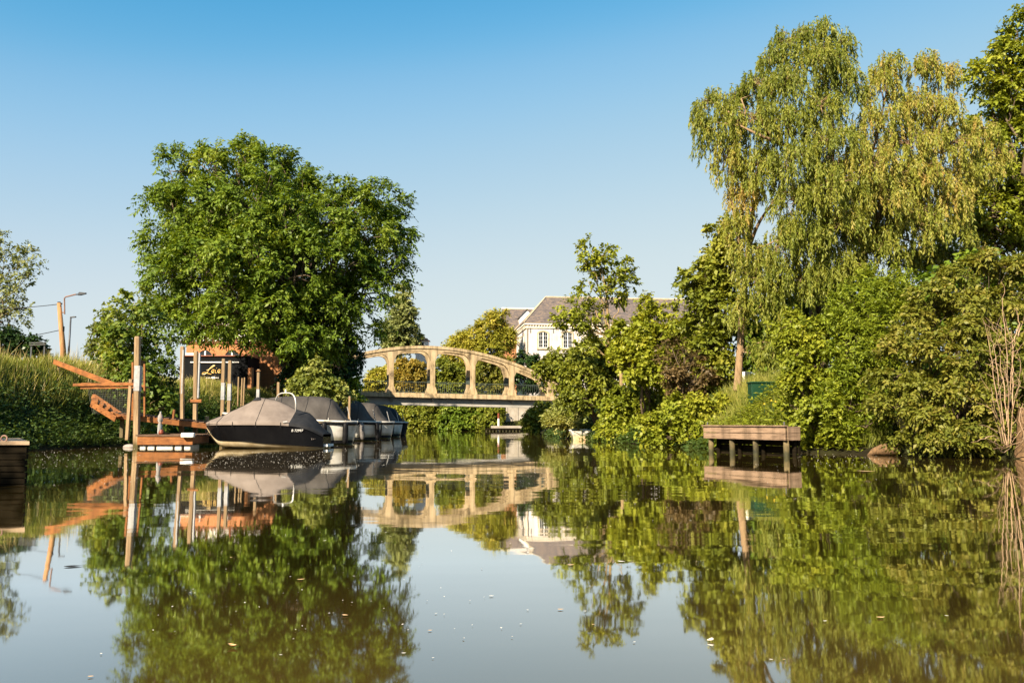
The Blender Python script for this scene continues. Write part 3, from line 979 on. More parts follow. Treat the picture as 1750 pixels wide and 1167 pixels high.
def cupola():
    c = at(722, 585, 118); g = gz(c.x, c.y)
    root = thing('white_cottage', (c.x, c.y, g), 'tiny white tower top with red tiled cap peeping over the bridge arch', 'house')
    zt, zp = at(722, 583, 118).z, at(722, 574.5, 118).z
    w = 0.85
    m_ = MB(); m_.box((c.x-w, c.y-w, g-0.3), (c.x+w, c.y+w, zt)); m_.build('wall', M['white_paint'], root)
    r_ = MB(); e = w+0.22
    r_.add([(c.x-e,c.y-e,zt+.003),(c.x+e,c.y-e,zt+.003),(c.x+e,c.y+e,zt+.003),(c.x-e,c.y+e,zt+.003),(c.x,c.y,zp)], [(3,2,1,0),(0,1,4),(1,2,4),(2,3,4),(3,0,4)])
    r_.build('roof', M['timber_frame'], root)
    d_ = MB(); d_.box((c.x-0.28, c.y-w-0.02, zt-1.1), (c.x+0.28, c.y-w+0.05, zt-0.25)); d_.build('window', M['glass'], root)
cupola()

# ------------------------------------------------------------------ brick house and black pavilion on the left
def brick_house():
    d = 60.0
    A, B = at(318, 612, d), at(560, 612, d)
    uz = Vector((0, 0, 1)); ux = Vector((1, 0, 0)); uy = Vector((0, -1, 0)); ub = Vector((0, 1, 0))
    zb = gz(A.x, A.y)
    root = thing('brick_house', (A.x, A.y, zb), 'orange brick house with arched window and timber framed gable under the big tree', 'house')
    o = Vector((A.x, A.y, 0)); W_ = B.x-A.x; Dp = 7.0
    z_band = at(330, 587, d).z
    z_eave = at(330, 570, d).z
    m_ = MB()
    q = [o, o+ux*W_, o+ux*W_+ub*Dp, o+ub*Dp]
    m_.add([p+uz*(zb-0.5) for p in q]+[p+uz*z_band for p in q], [(0,1,5,4),(1,2,6,5),(2,3,7,6),(3,0,4,7),(4,5,6,7)])
    m_.build('wall', M['brick'], root)
    g = MB()
    zr = z_band + 3.6
    g.extrude([o+uz*(z_band+0.17)+uy*0.0, o+ux*W_+uz*(z_band+0.17), o+ux*W_/2+uz*zr], ub*Dp)
    g.build('gable', M['white_paint'], root)
    b = MB(); frame_box(b, o, ux, uy, uz, -0.02, W_+0.02, z_band+0.002, z_band+0.168, -0.1, 0.07)
    for x in (0.05, 0.7, 1.25, 1.8, 2.6, 3.4):
        zz = z_band+0.17 + min(x, W_-x)/(W_/2)*(zr-z_band-0.17) - 0.1
        frame_box(b, o, ux, uy, uz, x, x+0.12, z_band+0.17, max(zz, z_band+0.5), 0.002, 0.06)
    b.build('timber_framing', M['timber_frame'], root)
    r_ = MB()
    for s in (0, 1):
        x0 = -0.35 if s == 0 else W_+0.35
        sl = (zr-z_band)/(W_/2)
        P0 = o+ux*x0+uz*(z_band-0.35*sl+0.25)-ub*0.35; P1 = o+ux*W_/2+uz*(zr+0.12)-ub*0.35
        r_.extrude([P0, P1, P1+uz*0.16, P0+uz*0.16], ub*(Dp+0.7))
    r_.build('roof', M['slate'], root)
    xw = at(351, 600, d).x - A.x
    arched_window(root, o, ux, uy, xw, at(351, 622, d).z, 1.02, at(351, 598, d).z-at(351, 622, d).z, 0.36, 'brick', mull=False)
    arched_window(root, o, ux, uy, xw+1.9, at(351, 622, d).z, 1.02, at(351, 598, d).z-at(351, 622, d).z, 0.36, 'brick', mull=False)
    st = MB(); frame_box(st, o, ux, uy, uz, -0.02, xw-0.72, at(330, 608, d).z-0.05, at(330, 603, d).z, -0.05, 0.05)
    st.build('string_course', M['cream_trim'], root)
    # the black pavilion in front of it
    d2 = 57.0
    A2, B2 = at(311, 609, d2), at(424, 609, d2)
    zt = A2.z; zb2 = gz(A2.x, A2.y)
    p = thing('black_pavilion', (A2.x, A2.y, zb2), 'flat roofed black pavilion with gold script lettering in front of brick house', 'pavilion')
    o = Vector((A2.x, A2.y, 0)); W2 = B2.x-A2.x
    b = MB(); b.box((A2.x, A2.y, zb2-0.4), (B2.x, A2.y+2.6, zt)); b.build('wall', M['black_panel'], p)
    f = MB(); f.box((A2.x-0.06, A2.y-0.10, zt+0.002), (B2.x+0.06, A2.y+2.66, zt+0.07)); f.build('roof_edge', M['timber_frame'], p)
    zl = at(360, 619, d2).z
    l = MB(); l.box((at(326, 619, d2).x, A2.y-0.09, zl-0.035), (at(409, 619, d2).x, A2.y-0.012, zl+0.035)); l.build('light_strip', M['white_paint'], p)
    c = MB(); c.box((B2.x+0.003, A2.y+0.02, zb2-0.4), (B2.x+0.26, A2.y+0.5, zt-0.75)); c.build('corner_pillar', M['brick'], p)
    for i in range(1, 5):
        x = A2.x + W2*i/5
        s_ = MB(); s_.box((x-0.012, A2.y-0.014, zb2), (x+0.012, A2.y-0.002, zl-0.06)); s_.build('panel_joint', M['rubber'], p)
    # script letters L e i e, drawn as pen strokes
    px0, py0 = 345.0, 637.0
    def stroke(pts, r=0.024):
        P_ = [at(x, y, d2-0.0) for x, y in pts]
        fine = []
        n = len(P_)
        for i in range(n-1):
            p0, p1, p2, p3 = P_[max(i-1, 0)], P_[i], P_[i+1], P_[min(i+2, n-1)]
            for s in range(5):
                t = s/5
                fine.append(0.5*((2*p1)+(p2-p0)*t+(2*p0-5*p1+4*p2-p3)*t*t+(3*p1-p0-3*p2+p3)*t**3))
        fine.append(P_[-1])
        for q in fine:
            q.y = A2.y - 0.03
        return fine, r
    letters = [
        [[(353.5,633),(359,630.5),(366,626),(367.5,624.5),(364,625),(359,629.5),(355.5,635.5),(351,639),(346.5,639.5),(346.5,637.5),(351,636.5),(357,638.5),(361.5,639.5)]],
        [[(362,636.5),(365,635),(366.5,632.5),(364.5,631.5),(362.3,634),(363,637),(366,637.2)]],
        [[(369,632),(368,636.5),(370.5,637)], [(370.2,629.4),(370.8,628.8)]],
        [[(373,636),(375.8,634.5),(376.6,632.3),(374.6,631.5),(372.6,634),(373.6,637),(377.5,636.6)]],
    ]
    for sts in letters:
        lm = MB()
        for st_ in sts:
            fine, r = stroke(st_)
            lm.tube(fine, r, 5)
        lm.build('letter', M['gold'], p)
    tl = MB(); zz = at(366, 645.5, d2).z
    tl.box((at(352, 645, d2).x, A2.y-0.03, zz-0.02), (at(374, 645, d2).x, A2.y-0.006, zz+0.02))
    tl.box((at(362, 645, d2).x, A2.y-0.05, zz-0.07), (at(368, 645, d2).x, A2.y-0.031, zz+0.07))
    tl.build('small_plate', M['white_paint'], p)
brick_house()

# ------------------------------------------------------------------ pole, lamps, cables, guard rail on the left bank
def utility():
    d = 48.0
    b = at(108, 600, d); t = at(101, 518, d)
    g = gz(b.x, d)
    root = thing('utility_pole', (b.x, d, g), 'leaning wooden utility pole carrying cables and a lamp arm on the left bank', 'pole')
    MB().tube([Vector((b.x+0.05, d, g-0.3)), b, t], [0.17, 0.16, 0.115], 10).build('shaft', M['pole_wood'], root, smooth=True)
    h = MB()
    h.tube([at(98.5, 519, d), at(106, 519, d)], 0.05, 6); h.tube([at(99, 523, d-0.05), at(104.5, 523, d-0.05)], 0.035, 6)
    h.tube([at(101, 516, d), at(101, 520.5, d)], 0.09, 8)
    h.build('insulator', M['cable'], root)
    m_ = MB(); m_.tube([at(110.5, 537, d), at(110, 510, d), at(112, 507.5, d), at(130, 503, d)], 0.04, 6)
    m_.tube([at(102, 534, d), at(111, 534, d)], 0.03, 6)
    m_.build('lamp_arm', M['lamp_rust'], root)
    m_ = MB()
    p0, p1 = at(133, 503.2, d), at(147, 501.3, d)
    m_.grid([[p0+Vector((0,-.05,.02)), p0+Vector((0,.05,.02)), p0+Vector((0,.05,-.05)), p0+Vector((0,-.05,-.05))],
             [p0.lerp(p1,.3)+Vector((0,-.13,.1)), p0.lerp(p1,.3)+Vector((0,.13,.1)), p0.lerp(p1,.3)+Vector((0,.13,-.06)), p0.lerp(p1,.3)+Vector((0,-.13,-.06))],
             [p1+Vector((0,-.08,.03)), p1+Vector((0,.08,.03)), p1+Vector((0,.08,-.03)), p1+Vector((0,-.08,-.03))]], close=True)
    m_.tube([at(129, 503.4, d), at(134, 503, d)], 0.035, 6)
    m_.build('lamp_head', M['lamp_metal'], root)
    m_ = MB(); m_.box(tuple(at(107, 566, d-0.15)), tuple(at(110.5, 558, d+0.05))); m_.build('junction_box', M['cable'], root)
    def cable(a, b, sag, label):
        pts = []
        for i in range(25):
            s = i/24
            q = a.lerp(b, s); q.z -= sag*4*s*(1-s); pts.append(q)
        o = MB().tube(pts, 0.022, 5).build('overhead_cable', M['cable'], None, origin=a)
        tag(o, label, 'cable')
    cable(at(99, 520, d), at(-260, 490, 70), 0.9, 'upper black cable leaving the top of the wooden pole')
    cable(at(103, 564, d), at(-300, 575, 66), 0.9, 'lower sagging black cable from the middle of the wooden pole')
    # second lamp
    d = 66.0
    b, t = at(117, 606, d), at(121, 543, d)
    g = gz(b.x, d)
    root = thing('street_lamp', (b.x, d, g), 'slim dark street lamp right of the wooden utility pole', 'lamp')
    MB().tube([Vector((b.x, d, g-0.3)), b, t], [0.09, 0.085, 0.06], 8).build('post', M['lamp_metal'], root, smooth=True)
    hd = MB(); p0, p1 = at(120.5, 542.3, d), at(129.5, 541.5, d)
    hd.beam(p0, p1, 0.18, 0.09); hd.build('lamp_head', M['lamp_metal'], root)
    # guard rail
    d = 41.0
    a, b = at(50, 588, d), at(78, 587, d)
    g = gz(a.x, d)
    root = thing('guard_rail', (a.x, d, g), 'short grey road guard rail behind the tall grass at far left', 'rail')
    gm = MB()
    for o_ in (-0.05, 0.05):
        gm.tube([a+Vector((0, 0, o_)), b+Vector((0, 0, o_))], 0.028, 6)
    gm.build('rail_beam', M['wire'], root)
    for f in (0.1, 0.9):
        x = a.x + (b.x-a.x)*f
        MB().box((x-0.03, d+0.04, gz(x, d)-0.3), (x+0.03, d+0.09, a.z+0.03)).build('post', M['lamp_metal'], root)
utility()

# ------------------------------------------------------------------ mooring posts
def mooring_post(px, d, ytop, ybot, wpx, slv, label, lean=0.0, cross=None, strip=None, bottom=None):
    t = at(px+lean, ytop, d); b = at(px, ybot, d)
    if bottom is None:
        z0 = min(gz(b.x, d)-0.3, b.z)
    else:
        z0 = bottom
    w = wpx*d/F
    root = thing('mooring_post', (b.x, d, max(z0, 0)), label, 'post', 'timber mooring posts along the left bank')
    m_ = MB()
    r_ = w/2
    rows = []
    for f, e in ((0, 1), (0.985, 0.96), (1, 0.8)):
        z = z0 + (t.z-z0)*f; x = b.x + (t.x-b.x)*f
        ch = 0.18
        rows.append([(x+sx*r_*e, d+sy*r_*e, z) for sx, sy in ((-1,-1+ch),(-1+ch,-1),(1-ch,-1),(1,-1+ch),(1,1-ch),(1-ch,1),(-1+ch,1),(-1,1-ch))])
    m_.grid(rows, close=True)
    m_.add(rows[-1], [tuple(range(8))])
    m_.build('shaft', M['wood_post'], root)
    if slv:
        y0, y1 = slv
        zt, zb = at(px, y0, d).z, at(px, y1, d).z
        s = MB(); e = r_*1.06
        xx = b.x + (t.x-b.x)*0.5
        rows = [[(xx-e, d-e, z), (xx+e, d-e, z), (xx+e, d+e, z), (xx-e, d+e, z)] for z in (zb, zt)]
        s.grid(rows, close=True)
        s.build('sleeve', M['sleeve'], root)
    if strip:
        y0, y1, sx = strip
        zt, zb = at(px, y0, d).z, at(px, y1, d).z
        x = b.x + sx*r_*1.25
        MB().box((x-r_*0.34, d-r_*1.02, zb), (x+r_*0.34, d+r_*0.3, zt)).build('edge_strip', M['sleeve'], root)
    if cross:
        y, hw, hh = cross
        z = at(px, y, d).z; hw *= d/F; hh *= d/F
        MB().box((b.x-hw, d-r_-0.05, z-hh), (b.x+hw, d-r_-0.002, z+hh)).build('cross_piece', M['wood_orange_h'], root)
    return root
mooring_post(234, 29.4, 575, 764, 9, (625, 668), 'tallest mooring post with a grey sleeve at the left end of the dock', 1.5, bottom=-0.6)
mooring_post(311, 31.6, 592, 740, 6.5, None, 'thin mooring post with a speckled strip behind the dock', 1, strip=(598, 673, -0.5), bottom=0.3)
mooring_post(333.5, 31.9, 600, 738, 6.5, None, 'mooring post with a small orange cross piece near the boat bow', 1.5, cross=(685, 10.5, 2.6), strip=(603, 680, 0.9), bottom=0.3)
mooring_post(380.5, 35.0, 613, 712, 5.6, (654, 683), 'left of the two sleeved posts behind the taupe boat cover', 2, bottom=-0.5)
mooring_post(391.5, 35.6, 616, 708, 5.6, (656, 684), 'right of the two sleeved posts behind the taupe boat cover', 2, bottom=-0.5)
mooring_post(441, 38.5, 631, 690, 4.6, (665, 690), 'short sleeved post with a nail just behind the cover peak', 1, cross=(634, 4, 0.5), bottom=-0.5)
mooring_post(475, 41.0, 653, 690, 4.4, None, 'short plain post behind the steel hoop of the black boat', 1, bottom=-0.5)
mooring_post(596.5, 38.8, 677, 720, 3.6, None, 'short post with an orange head between the first two canopied boats', 1.0, bottom=-0.6)
mooring_post(354, 32.5, 711, 738, 5, None, 'low stub post at the bow of the black boat', 0, bottom=0.2)
for i_, (px_, yt_) in enumerate(((408, 644), (413.5, 646), (417, 645))):
    d_ = 47.5
    t_ = at(px_, yt_, d_)
    o_ = MB().tube([Vector((t_.x, d_, gz(t_.x, d_)-0.3)), Vector((t_.x+0.02*i_, d_, t_.z))], [0.05, 0.045], 7).build('fence_stake', M['wood_post'], None, origin=(t_.x, d_, gz(t_.x, d_)))
    tag(o_, 'small weathered stake in the tall grass before the black pavilion', 'stake', 'three grass stakes before the pavilion')

# ------------------------------------------------------------------ floating dock
def dock():
    A, B = at(234, 760, 28.9), at(329, 760, 28.9)
    x0, x1, y0, y1 = A.x, B.x, 28.9, 31.6
    zt = at(280, 742.5, 28.9).z
    root = thing('floating_dock', ((x0+x1)/2, y0, 0), 'small orange timber floating dock on pale floats beside the black boat', 'dock')
    f = MB().box((x0, y0, zt-0.34), (x1, y0+0.06, zt-0.055)).build('fascia_board', M['wood_orange_h'], root); bevel(f, 0.008)
    MB().box((x0, y0+0.062, zt-0.30), (x0+0.06, y1, zt-0.055)).build('side_board', M['wood_orange_h'], root)
    MB().box((x1-0.06, y0+0.062, zt-0.30), (x1, y1, zt-0.055)).build('side_board', M['wood_orange_h'], root)
    n = 13
    pw = (y1-y0+0.06)/n
    first = MB().box((x0-0.03, 0, -0.05), (x1+0.03, pw-0.02, 0)).build('deck_plank', M['wood_deck'], None, local=True)
    rng = np.random.default_rng(3)
    for i in range(n):
        o = first if i == 0 else first.copy()
        if i:
            COL.objects.link(o)
        o.parent = root
        o.location = Vector((rng.uniform(-.02, .02), y0-0.03+i*pw, zt+rng.uniform(-0.006, 0.006))) - root.location
    for fx, w in ((0.03, 0.11), (0.17, 0.13), (0.33, 0.30), (0.66, 0.13), (0.83, 0.12)):
        xa = x0 + (x1-x0)*fx
        xb = xa + (x1-x0)*w
        fl = MB().box((xa, y0+0.08, -0.18), (xb, y0+0.9, zt-0.345)).build('float', M['float'], root); bevel(fl, 0.03, 2)
    # dark return of the dock towards the bank
    x2 = at(372, 745, 30.6).x
    MB().box((x1+0.05, 30.3, zt-0.32), (x2, 30.36, zt-0.06)).build('walkway_board', M['wood_dark'], root)
    for i in range(7):
        xa = x1+0.06 + i*(x2-x1-0.06)/7
        MB().box((xa, 30.25, zt-0.055), (xa+(x2-x1-0.06)/7-0.02, 31.6, zt-0.012)).build('walkway_plank', M['wood_deck'], root)
    c = at(325, 745, 28.95)
    cu = MB().box((c.x-0.24, 28.72, zt-0.10), (c.x+0.20, 28.895, zt+0.06)).build('dock_fender', M['white_paint'], None, origin=(c.x, 28.8, zt-0.1))
    bevel(cu, 0.04, 3); tag(cu, 'white padded fender on the right front corner of the dock', 'fender')
    # glass bottle and a few red-brown bits lying on the dock
    b = at(273, 742, 29.6)
    prof = [(0.0, 0.0), (0.075, 0.0), (0.08, 0.05), (0.08, 0.30), (0.05, 0.40), (0.085, 0.46), (0.085, 0.62), (0.03, 0.72), (0.028, 0.78), (0.0, 0.78)]
    def lathe(prof, c, n=14):
        m_ = MB()
        m_.grid([[(c[0]+r*math.cos(2*math.pi*k/n), c[1]+r*math.sin(2*math.pi*k/n), c[2]+z) for k in range(n)] for r, z in prof], close=True)
        return m_
    o = lathe(prof, (b.x, 29.6, zt+0.002)).build('glass_bottle', M['clear'], None, smooth=True, origin=(b.x, 29.6, zt))
    tag(o, 'clear double-bellied glass bottle standing on the dock', 'bottle')
    p2 = at(277, 741, 29.4)
    o = lathe([(0, 0), (0.09, 0), (0.10, 0.07), (0.06, 0.13), (0.065, 0.16), (0, 0.16)], (p2.x, 29.35, zt+0.002)).build('red_pot', M['red_paint'], None, smooth=True, origin=(p2.x, 29.35, zt))
    tag(o, 'small red-brown pot at the foot of the glass bottle', 'pot')
    p3 = at(285, 741, 29.4)
    o = lathe([(0, 0), (0.10, 0), (0.085, 0.05), (0.0, 0.08)], (p3.x, 29.4, zt+0.002)).build('dish', M['wood_dark'], None, smooth=True, origin=(p3.x, 29.4, zt))
    tag(o, 'dark low dish right of the red-brown pot', 'dish')
dock()

bu = at(221, 763.5, 29.9)
m_ = MB()
m_.grid([[(bu.x+0.22*math.cos(a)*math.cos(e)*1.0, 29.9+0.13*math.sin(a)*math.cos(e), 0.02+0.10*math.sin(e)) for a in np.linspace(0, 2*math.pi, 16, endpoint=False)] for e in np.linspace(-1.5, 1.5, 9)], close=True)
tag(m_.build('mooring_buoy', M['buoy'], None, smooth=True, origin=(bu.x, 29.9, 0)), 'grey oval buoy floating left of the dock', 'buoy')

# ------------------------------------------------------------------ gangway and stair from the bank
def gangway():
    base = at(180, 700, 31.0)
    root = thing('timber_gangway', (base.x, 31.0, gz(base.x, 31.0)), 'orange timber landing with handrail, wire mesh and stair down the left bank', 'gangway')
    def beam(name, a, b, w, h, mat='wood_orange_h'):
        o = MB().beam(a, b, w, h).build(name, M[mat], root)
        bevel(o, 0.008); return o
    beam('handrail', at(92, 618, 32.6), at(196, 658, 30.6), 0.05, 0.19)
    beam('handrail_post', at(100, 618, 32.7), at(99, 660, 32.7), 0.08, 0.08, 'wood_post')
    beam('top_rail', at(126, 657.5, 31.0), at(231, 656.5, 30.0), 0.09, 0.10)
    beam('top_rail', at(140, 656.5, 32.2), at(236, 655.5, 31.2), 0.09, 0.10)
    beam('rim_joist', at(138, 663, 30.95), at(231, 662, 30.05), 0.05, 0.07)
    for i in range(11):                              # landing boards seen edge-on
        f = i/10
        a = at(136+92*f, 660, 31.0-0.9*f)
        beam('landing_board', Vector((a.x, a.y+0.03, a.z-0.005)), Vector((a.x, a.y+1.2, a.z-0.005)), 0.14, 0.025, 'wood_post')
    beam('landing_post', at(224, 648, 30.1), at(217, 752, 30.1), 0.11, 0.11, 'wood_post')
    beam('landing_post', at(209, 713, 30.6), at(208, 748, 30.6), 0.12, 0.12, 'wood_pile')
    # the wire mesh below the landing
    P00, P10, P01, P11 = at(150, 664, 30.8), at(222, 664, 30.15), at(158, 706, 30.75), at(220, 710, 30.15)
    m_ = MB()
    for i in range(25):
        f = i/24
        m_.tube([P00.lerp(P10, f), P01.lerp(P11, f)], 0.0025, 4, cap=False)
    for i in range(15):
        f = i/14
        m_.tube([P00.lerp(P01, f), P10.lerp(P11, f)], 0.0025, 4, cap=False)
    m_.build('wire_mesh', M['wire'], root)
    # stair strings and treads
    s0, s1 = (at(158, 676, 31.1), at(213, 714, 30.5)), (at(156, 690, 30.4), at(198, 716, 29.9))
    beam('stair_string', *s0, 0.05, 0.22)
    beam('stair_string', *s1, 0.05, 0.20)
    for i in range(5):
        f = 0.1+0.2*i
        beam('tread', s0[0].lerp(s0[1], f), s1[0].lerp(s1[1], f), 0.22, 0.035)
    # ramp down to the dock
    r0, r1 = at(192, 710, 30.3), at(362, 729, 31.2)
    beam('ramp_beam', r0, r1, 0.06, 0.19)
    r2, r3 = Vector((r0.x+0.1, r0.y+1.1, r0.z)), Vector((r1.x+0.1, r1.y+1.1, r1.z))
    beam('ramp_beam', r2, r3, 0.06, 0.19)
    for i in range(14):
        f = (i+0.5)/14
        a, b = r0.lerp(r1, f), r2.lerp(r3, f)
        beam('ramp_plank', a+Vector((0, -0.03, 0.115)), b+Vector((0, 0.03, 0.115)), 0.215, 0.03, 'wood_deck')
    beam('ramp_stub', at(298, 700, 31.0), at(296, 718, 31.0), 0.10, 0.07)
    # upright gate frame behind the tall post
    gp = [at(227, 619, 30.4), at(247, 622, 30.4), at(227, 712, 30.4), at(247, 712, 30.4)]
    beam('gate_stile', gp[0], gp[2], 0.07, 0.07)
    beam('gate_stile', gp[1], gp[3], 0.06, 0.06)
    beam('gate_rail', gp[0]+Vector((0.05, 0.04, 0)), gp[1]+Vector((0, 0.04, 0)), 0.05, 0.22, 'wood_dark')
    beam('gate_rail', at(228, 660, 30.44), at(247, 660, 30.44), 0.05, 0.08)
    m_ = MB()
    for i in range(7):
        f = (i+0.5)/7
        m_.tube([gp[0].lerp(gp[1], f)+Vector((0, 0.05, 0)), gp[2].lerp(gp[3], f)+Vector((0, 0.05, 0))], 0.005, 4, cap=False)
    for i in range(22):
        f = (i+0.5)/22
        m_.tube([gp[0].lerp(gp[2], f)+Vector((0, 0.055, 0)), gp[1].lerp(gp[3], f)+Vector((0, 0.055, 0))], 0.005, 4, cap=False)
    m_.build('gate_mesh', M['wire'], root)
gangway()

# ------------------------------------------------------------------ dark quay at the left edge
def quay():
    x1, y0, zt = at(44, 800, 11.8).x, 11.8, at(30, 754, 11.8).z
    root = thing('timber_quay', (x1-2, y0, 0), 'dark plank-faced quay corner at the left edge with a mooring ring', 'quay')
    def slab(xa, xb, ya, yb, z0, z1):
        sk = 0.62                                    # the end wall runs back to the left
        q = [(xa-sk*(ya-y0), ya), (xb-sk*(ya-y0), ya), (xb-sk*(yb-y0), yb), (xa-sk*(yb-y0), yb)]
        return MB().add([(x, y, z0) for x, y in q]+[(x, y, z1) for x, y in q], [(3,2,1,0),(4,5,6,7),(0,1,5,4),(1,2,6,5),(2,3,7,6),(3,0,4,7)])
    slab(x1-5, x1-0.05, y0+0.05, y0+2.6, -1.0, zt-0.05).build('core', M['wood_dark'], root)
    n = 9
    hh = (zt+0.15)/n
    for i in range(n):
        z = -0.15 + i*hh
        MB().box((x1-5, y0, z+0.006), (x1-0.003*(i % 3), y0+0.047, z+hh-0.006)).build('face_plank', M['wood_dark'], root)  # shade on the quay front is painted into these near-black boards
        slab(x1-0.047, x1-0.004*(i % 2), y0+0.05, y0+2.6, z+0.006, z+hh-0.006).build('side_plank', M['wood_dark'], root)
    for i in range(9):
        slab(x1-5, x1+0.03-0.02*(i % 2), y0-0.03+i*0.295, y0-0.03+i*0.295+0.28, zt-0.048, zt).build('top_plank', M['wood_quaytop'], root)
    c = at(7, 750, 11.95)
    m_ = MB()
    m_.tube([(c.x+0.042*math.cos(t), 11.95, zt+0.035+0.042*math.sin(t)) for t in np.linspace(0, 2*math.pi, 15)], 0.011, 6)
    m_.build('mooring_ring', M['lamp_rust'], root)
quay()

# ------------------------------------------------------------------ boats
def catmull(pts, n):
    out = []
    pts = [np.array(p, float) for p in pts]
    N_ = len(pts)
    for k in range(n+1):
        u = k/n*(N_-1); i = min(int(u), N_-2); t = u-i
        p0, p1, p2, p3 = pts[max(i-1, 0)], pts[i], pts[i+1], pts[min(i+2, N_-1)]
        out.append(0.5*((2*p1)+(p2-p0)*t+(2*p0-5*p1+4*p2-p3)*t*t+(3*p1-p0-3*p2+p3)*t**3))
    return out

def text_mesh(txt, size, mat, parent, loc, rot, name, shear=0.0):
    c = bpy.data.curves.new(name, 'FONT')
    c.body = txt; c.size = size; c.shear = shear; c.extrude = 0.002
    tmp = bpy.data.objects.new(name, c)
    COL.objects.link(tmp)
    dg = bpy.context.evaluated_depsgraph_get()
    me = bpy.data.meshes.new_from_object(tmp.evaluated_get(dg))
    bpy.data.objects.remove(tmp)
    me.materials.clear(); me.materials.append(mat)
    o = link(name, me, parent)
    o.location = loc; o.rotation_euler = rot
    return o

def speedboat():
    """Black runabout: bow to the left, stern to the right, under a peaked cover."""
    Y0 = 29.6
    xb, xs = at(350, 722, 29.4).x, at(557, 740, 29.4).x
    Lh = xs-xb
    root = thing('black_speedboat', ((xb+xs)/2, Y0, 0), 'black speedboat with taupe peaked cover, nearest of the moored boats', 'boat', None)
    X = lambda f: (f-0.5)*Lh
    # station: f, half beam, sheer z, chine half beam, chine z, keel z
    st = [(0.00, 0.05, 0.84, 0.015, 0.70, 0.66), (0.05, 0.34, 0.845, 0.10, 0.46, 0.36), (0.12, 0.60, 0.85, 0.30, 0.27, 0.06),
          (0.22, 0.83, 0.855, 0.56, 0.245, -0.06), (0.36, 0.97, 0.855, 0.78, 0.235, -0.12), (0.52, 1.02, 0.85, 0.88, 0.175, -0.14),
          (0.68, 1.02, 0.84, 0.92, 0.135, -0.15), (0.80, 0.98, 0.79, 0.90, 0.10, -0.15), (0.90, 0.88, 0.68, 0.84, 0.07, -0.15), (1.0, 0.62, 0.46, 0.60, 0.04, -0.15)]
    st = catmull(st, 36)
    side, bot, rowsS, rowsB = [], [], [], []
    for f, b, zs, cb, zc, zk in st:
        b = max(b, 0.012); cb = max(cb, 0.006)
        x = X(f)
        rowsS.append([(x, -cb, zc), (x, -(cb*0.45+b*0.55), zc+(zs-zc)*0.45), (x, -b, zs-0.05), (x, -b-0.012, zs)])
        rowsB.append([(x, -cb, zc), (x, -cb*0.90, zk+(zc-zk)*0.52), (x, 0, zk), (x, cb*0.90, zk+(zc-zk)*0.52), (x, cb, zc)])
    m_ = MB()
    m_.grid(rowsS); m_.grid([[(x, -y, z) for x, y, z in r] for r in rowsS])
    e = [p for p in rowsS[-1]] + [(x, -y, z) for x, y, z in reversed(rowsS[-1])]
    m_.add(e, [tuple(range(len(e)))])
    hull = m_.build('hull', M['black_hull'], root, smooth=True, local=True)
    m_ = MB(); m_.grid(rowsB); e = rowsB[-1]; m_.add(e, [tuple(range(len(e)))])
    m_.build('bottom', M['cream_hull'], root, smooth=True, local=True)
    # spray strake
    for s_ in (-1, 1):
        pts = [(X(f), s_*(cb+0.012), zc+0.004) for f, b, zs, cb, zc, zk in st[3:]]
        MB().tube(pts, 0.014, 6).build('chine_strake', M['black_hull'], root, local=True)
        pts = [(X(f), s_*(max(b, .012)+0.012), zs-0.045) for f, b, zs, cb, zc, zk in st]
        MB().tube(pts, 0.022, 6).build('rub_rail', M['rubber'], root, local=True)
    # cover: ridge profile down to the sheer
    ridge = catmull([(0.0, 0.86), (0.06, 0.985), (0.14, 1.10), (0.25, 1.33), (0.34, 1.51), (0.42, 1.70), (0.50, 1.665), (0.58, 1.60), (0.66, 1.46), (0.76, 1.26), (0.855, 1.15), (0.93, 0.83), (1.0, 0.50)], 36)
    rows = []
    rng = np.random.default_rng(5)
    for i, (f, b, zs, cb, zc, zk) in enumerate(st):
        b = max(b, 0.012)+0.03
        zr = np.interp(f, [r[0] for r in ridge], [r[1] for r in ridge])
        if f > 0.405 and f < 0.43: zr = 1.70
        row = []
        for t in np.linspace(-1, 1, 17):
            a = abs(t)
            sag = zs + (zr-zs)*(1-a**1.15) - 0.05*(zr-zs)*math.sin(math.pi*a) + rng.normal()*0.004*(1-a)
            row.append((X(f), b*t, sag+0.012))
        rows.append([(X(f), -b-0.008, zs-0.075)] + row + [(X(f), b+0.008, zs-0.075)])
    k_ = 26
    seams = [[rows[j][9] for j in range(1, 36)]] + [rows[j][1:-1] for j in (9, 19)]
    m_ = MB(); m_.grid(rows[:k_+1]); co = m_.build('cover', M['cover_taupe'], root, smooth=True, local=True)
    for sm_ in seams:
        MB().tube([(x, y, z+0.004) for x, y, z in sm_], 0.009, 5, cap=False).build('seam', M['cover_dark'], co, local=True)
    for f_ in (4, 9, 14, 19, 24):
        x_, y_, z_ = rows[f_][1]
        MB().tube([(x_, y_-0.012, z_+0.02), (x_, y_-0.03, z_-0.16)], 0.009, 5).build('strap', M['rubber'], co, local=True)
    m_ = MB(); m_.grid(rows[k_:]); m_.add(rows[-1], [tuple(range(len(rows[-1])))])
    m_.build('shade_toned_stern_cover', M['cover_dark'], root, smooth=True, local=True)  # right end of the taupe cover, its shade painted as dark cloth
    m_ = MB(); zt = 1.70
    m_.grid([[(X(0.42)+r*math.cos(a)*1.2, r*math.sin(a), z) for a in np.linspace(0, 2*math.pi, 12, endpoint=False)] for r, z in ((0.16, zt-0.075), (0.09, zt+0.0), (0.02, zt+0.035))], close=True)
    m_.build('cover_peak', M['cover_dark'], co, local=True)
    # steel hoop with a small lamp
    hp = []
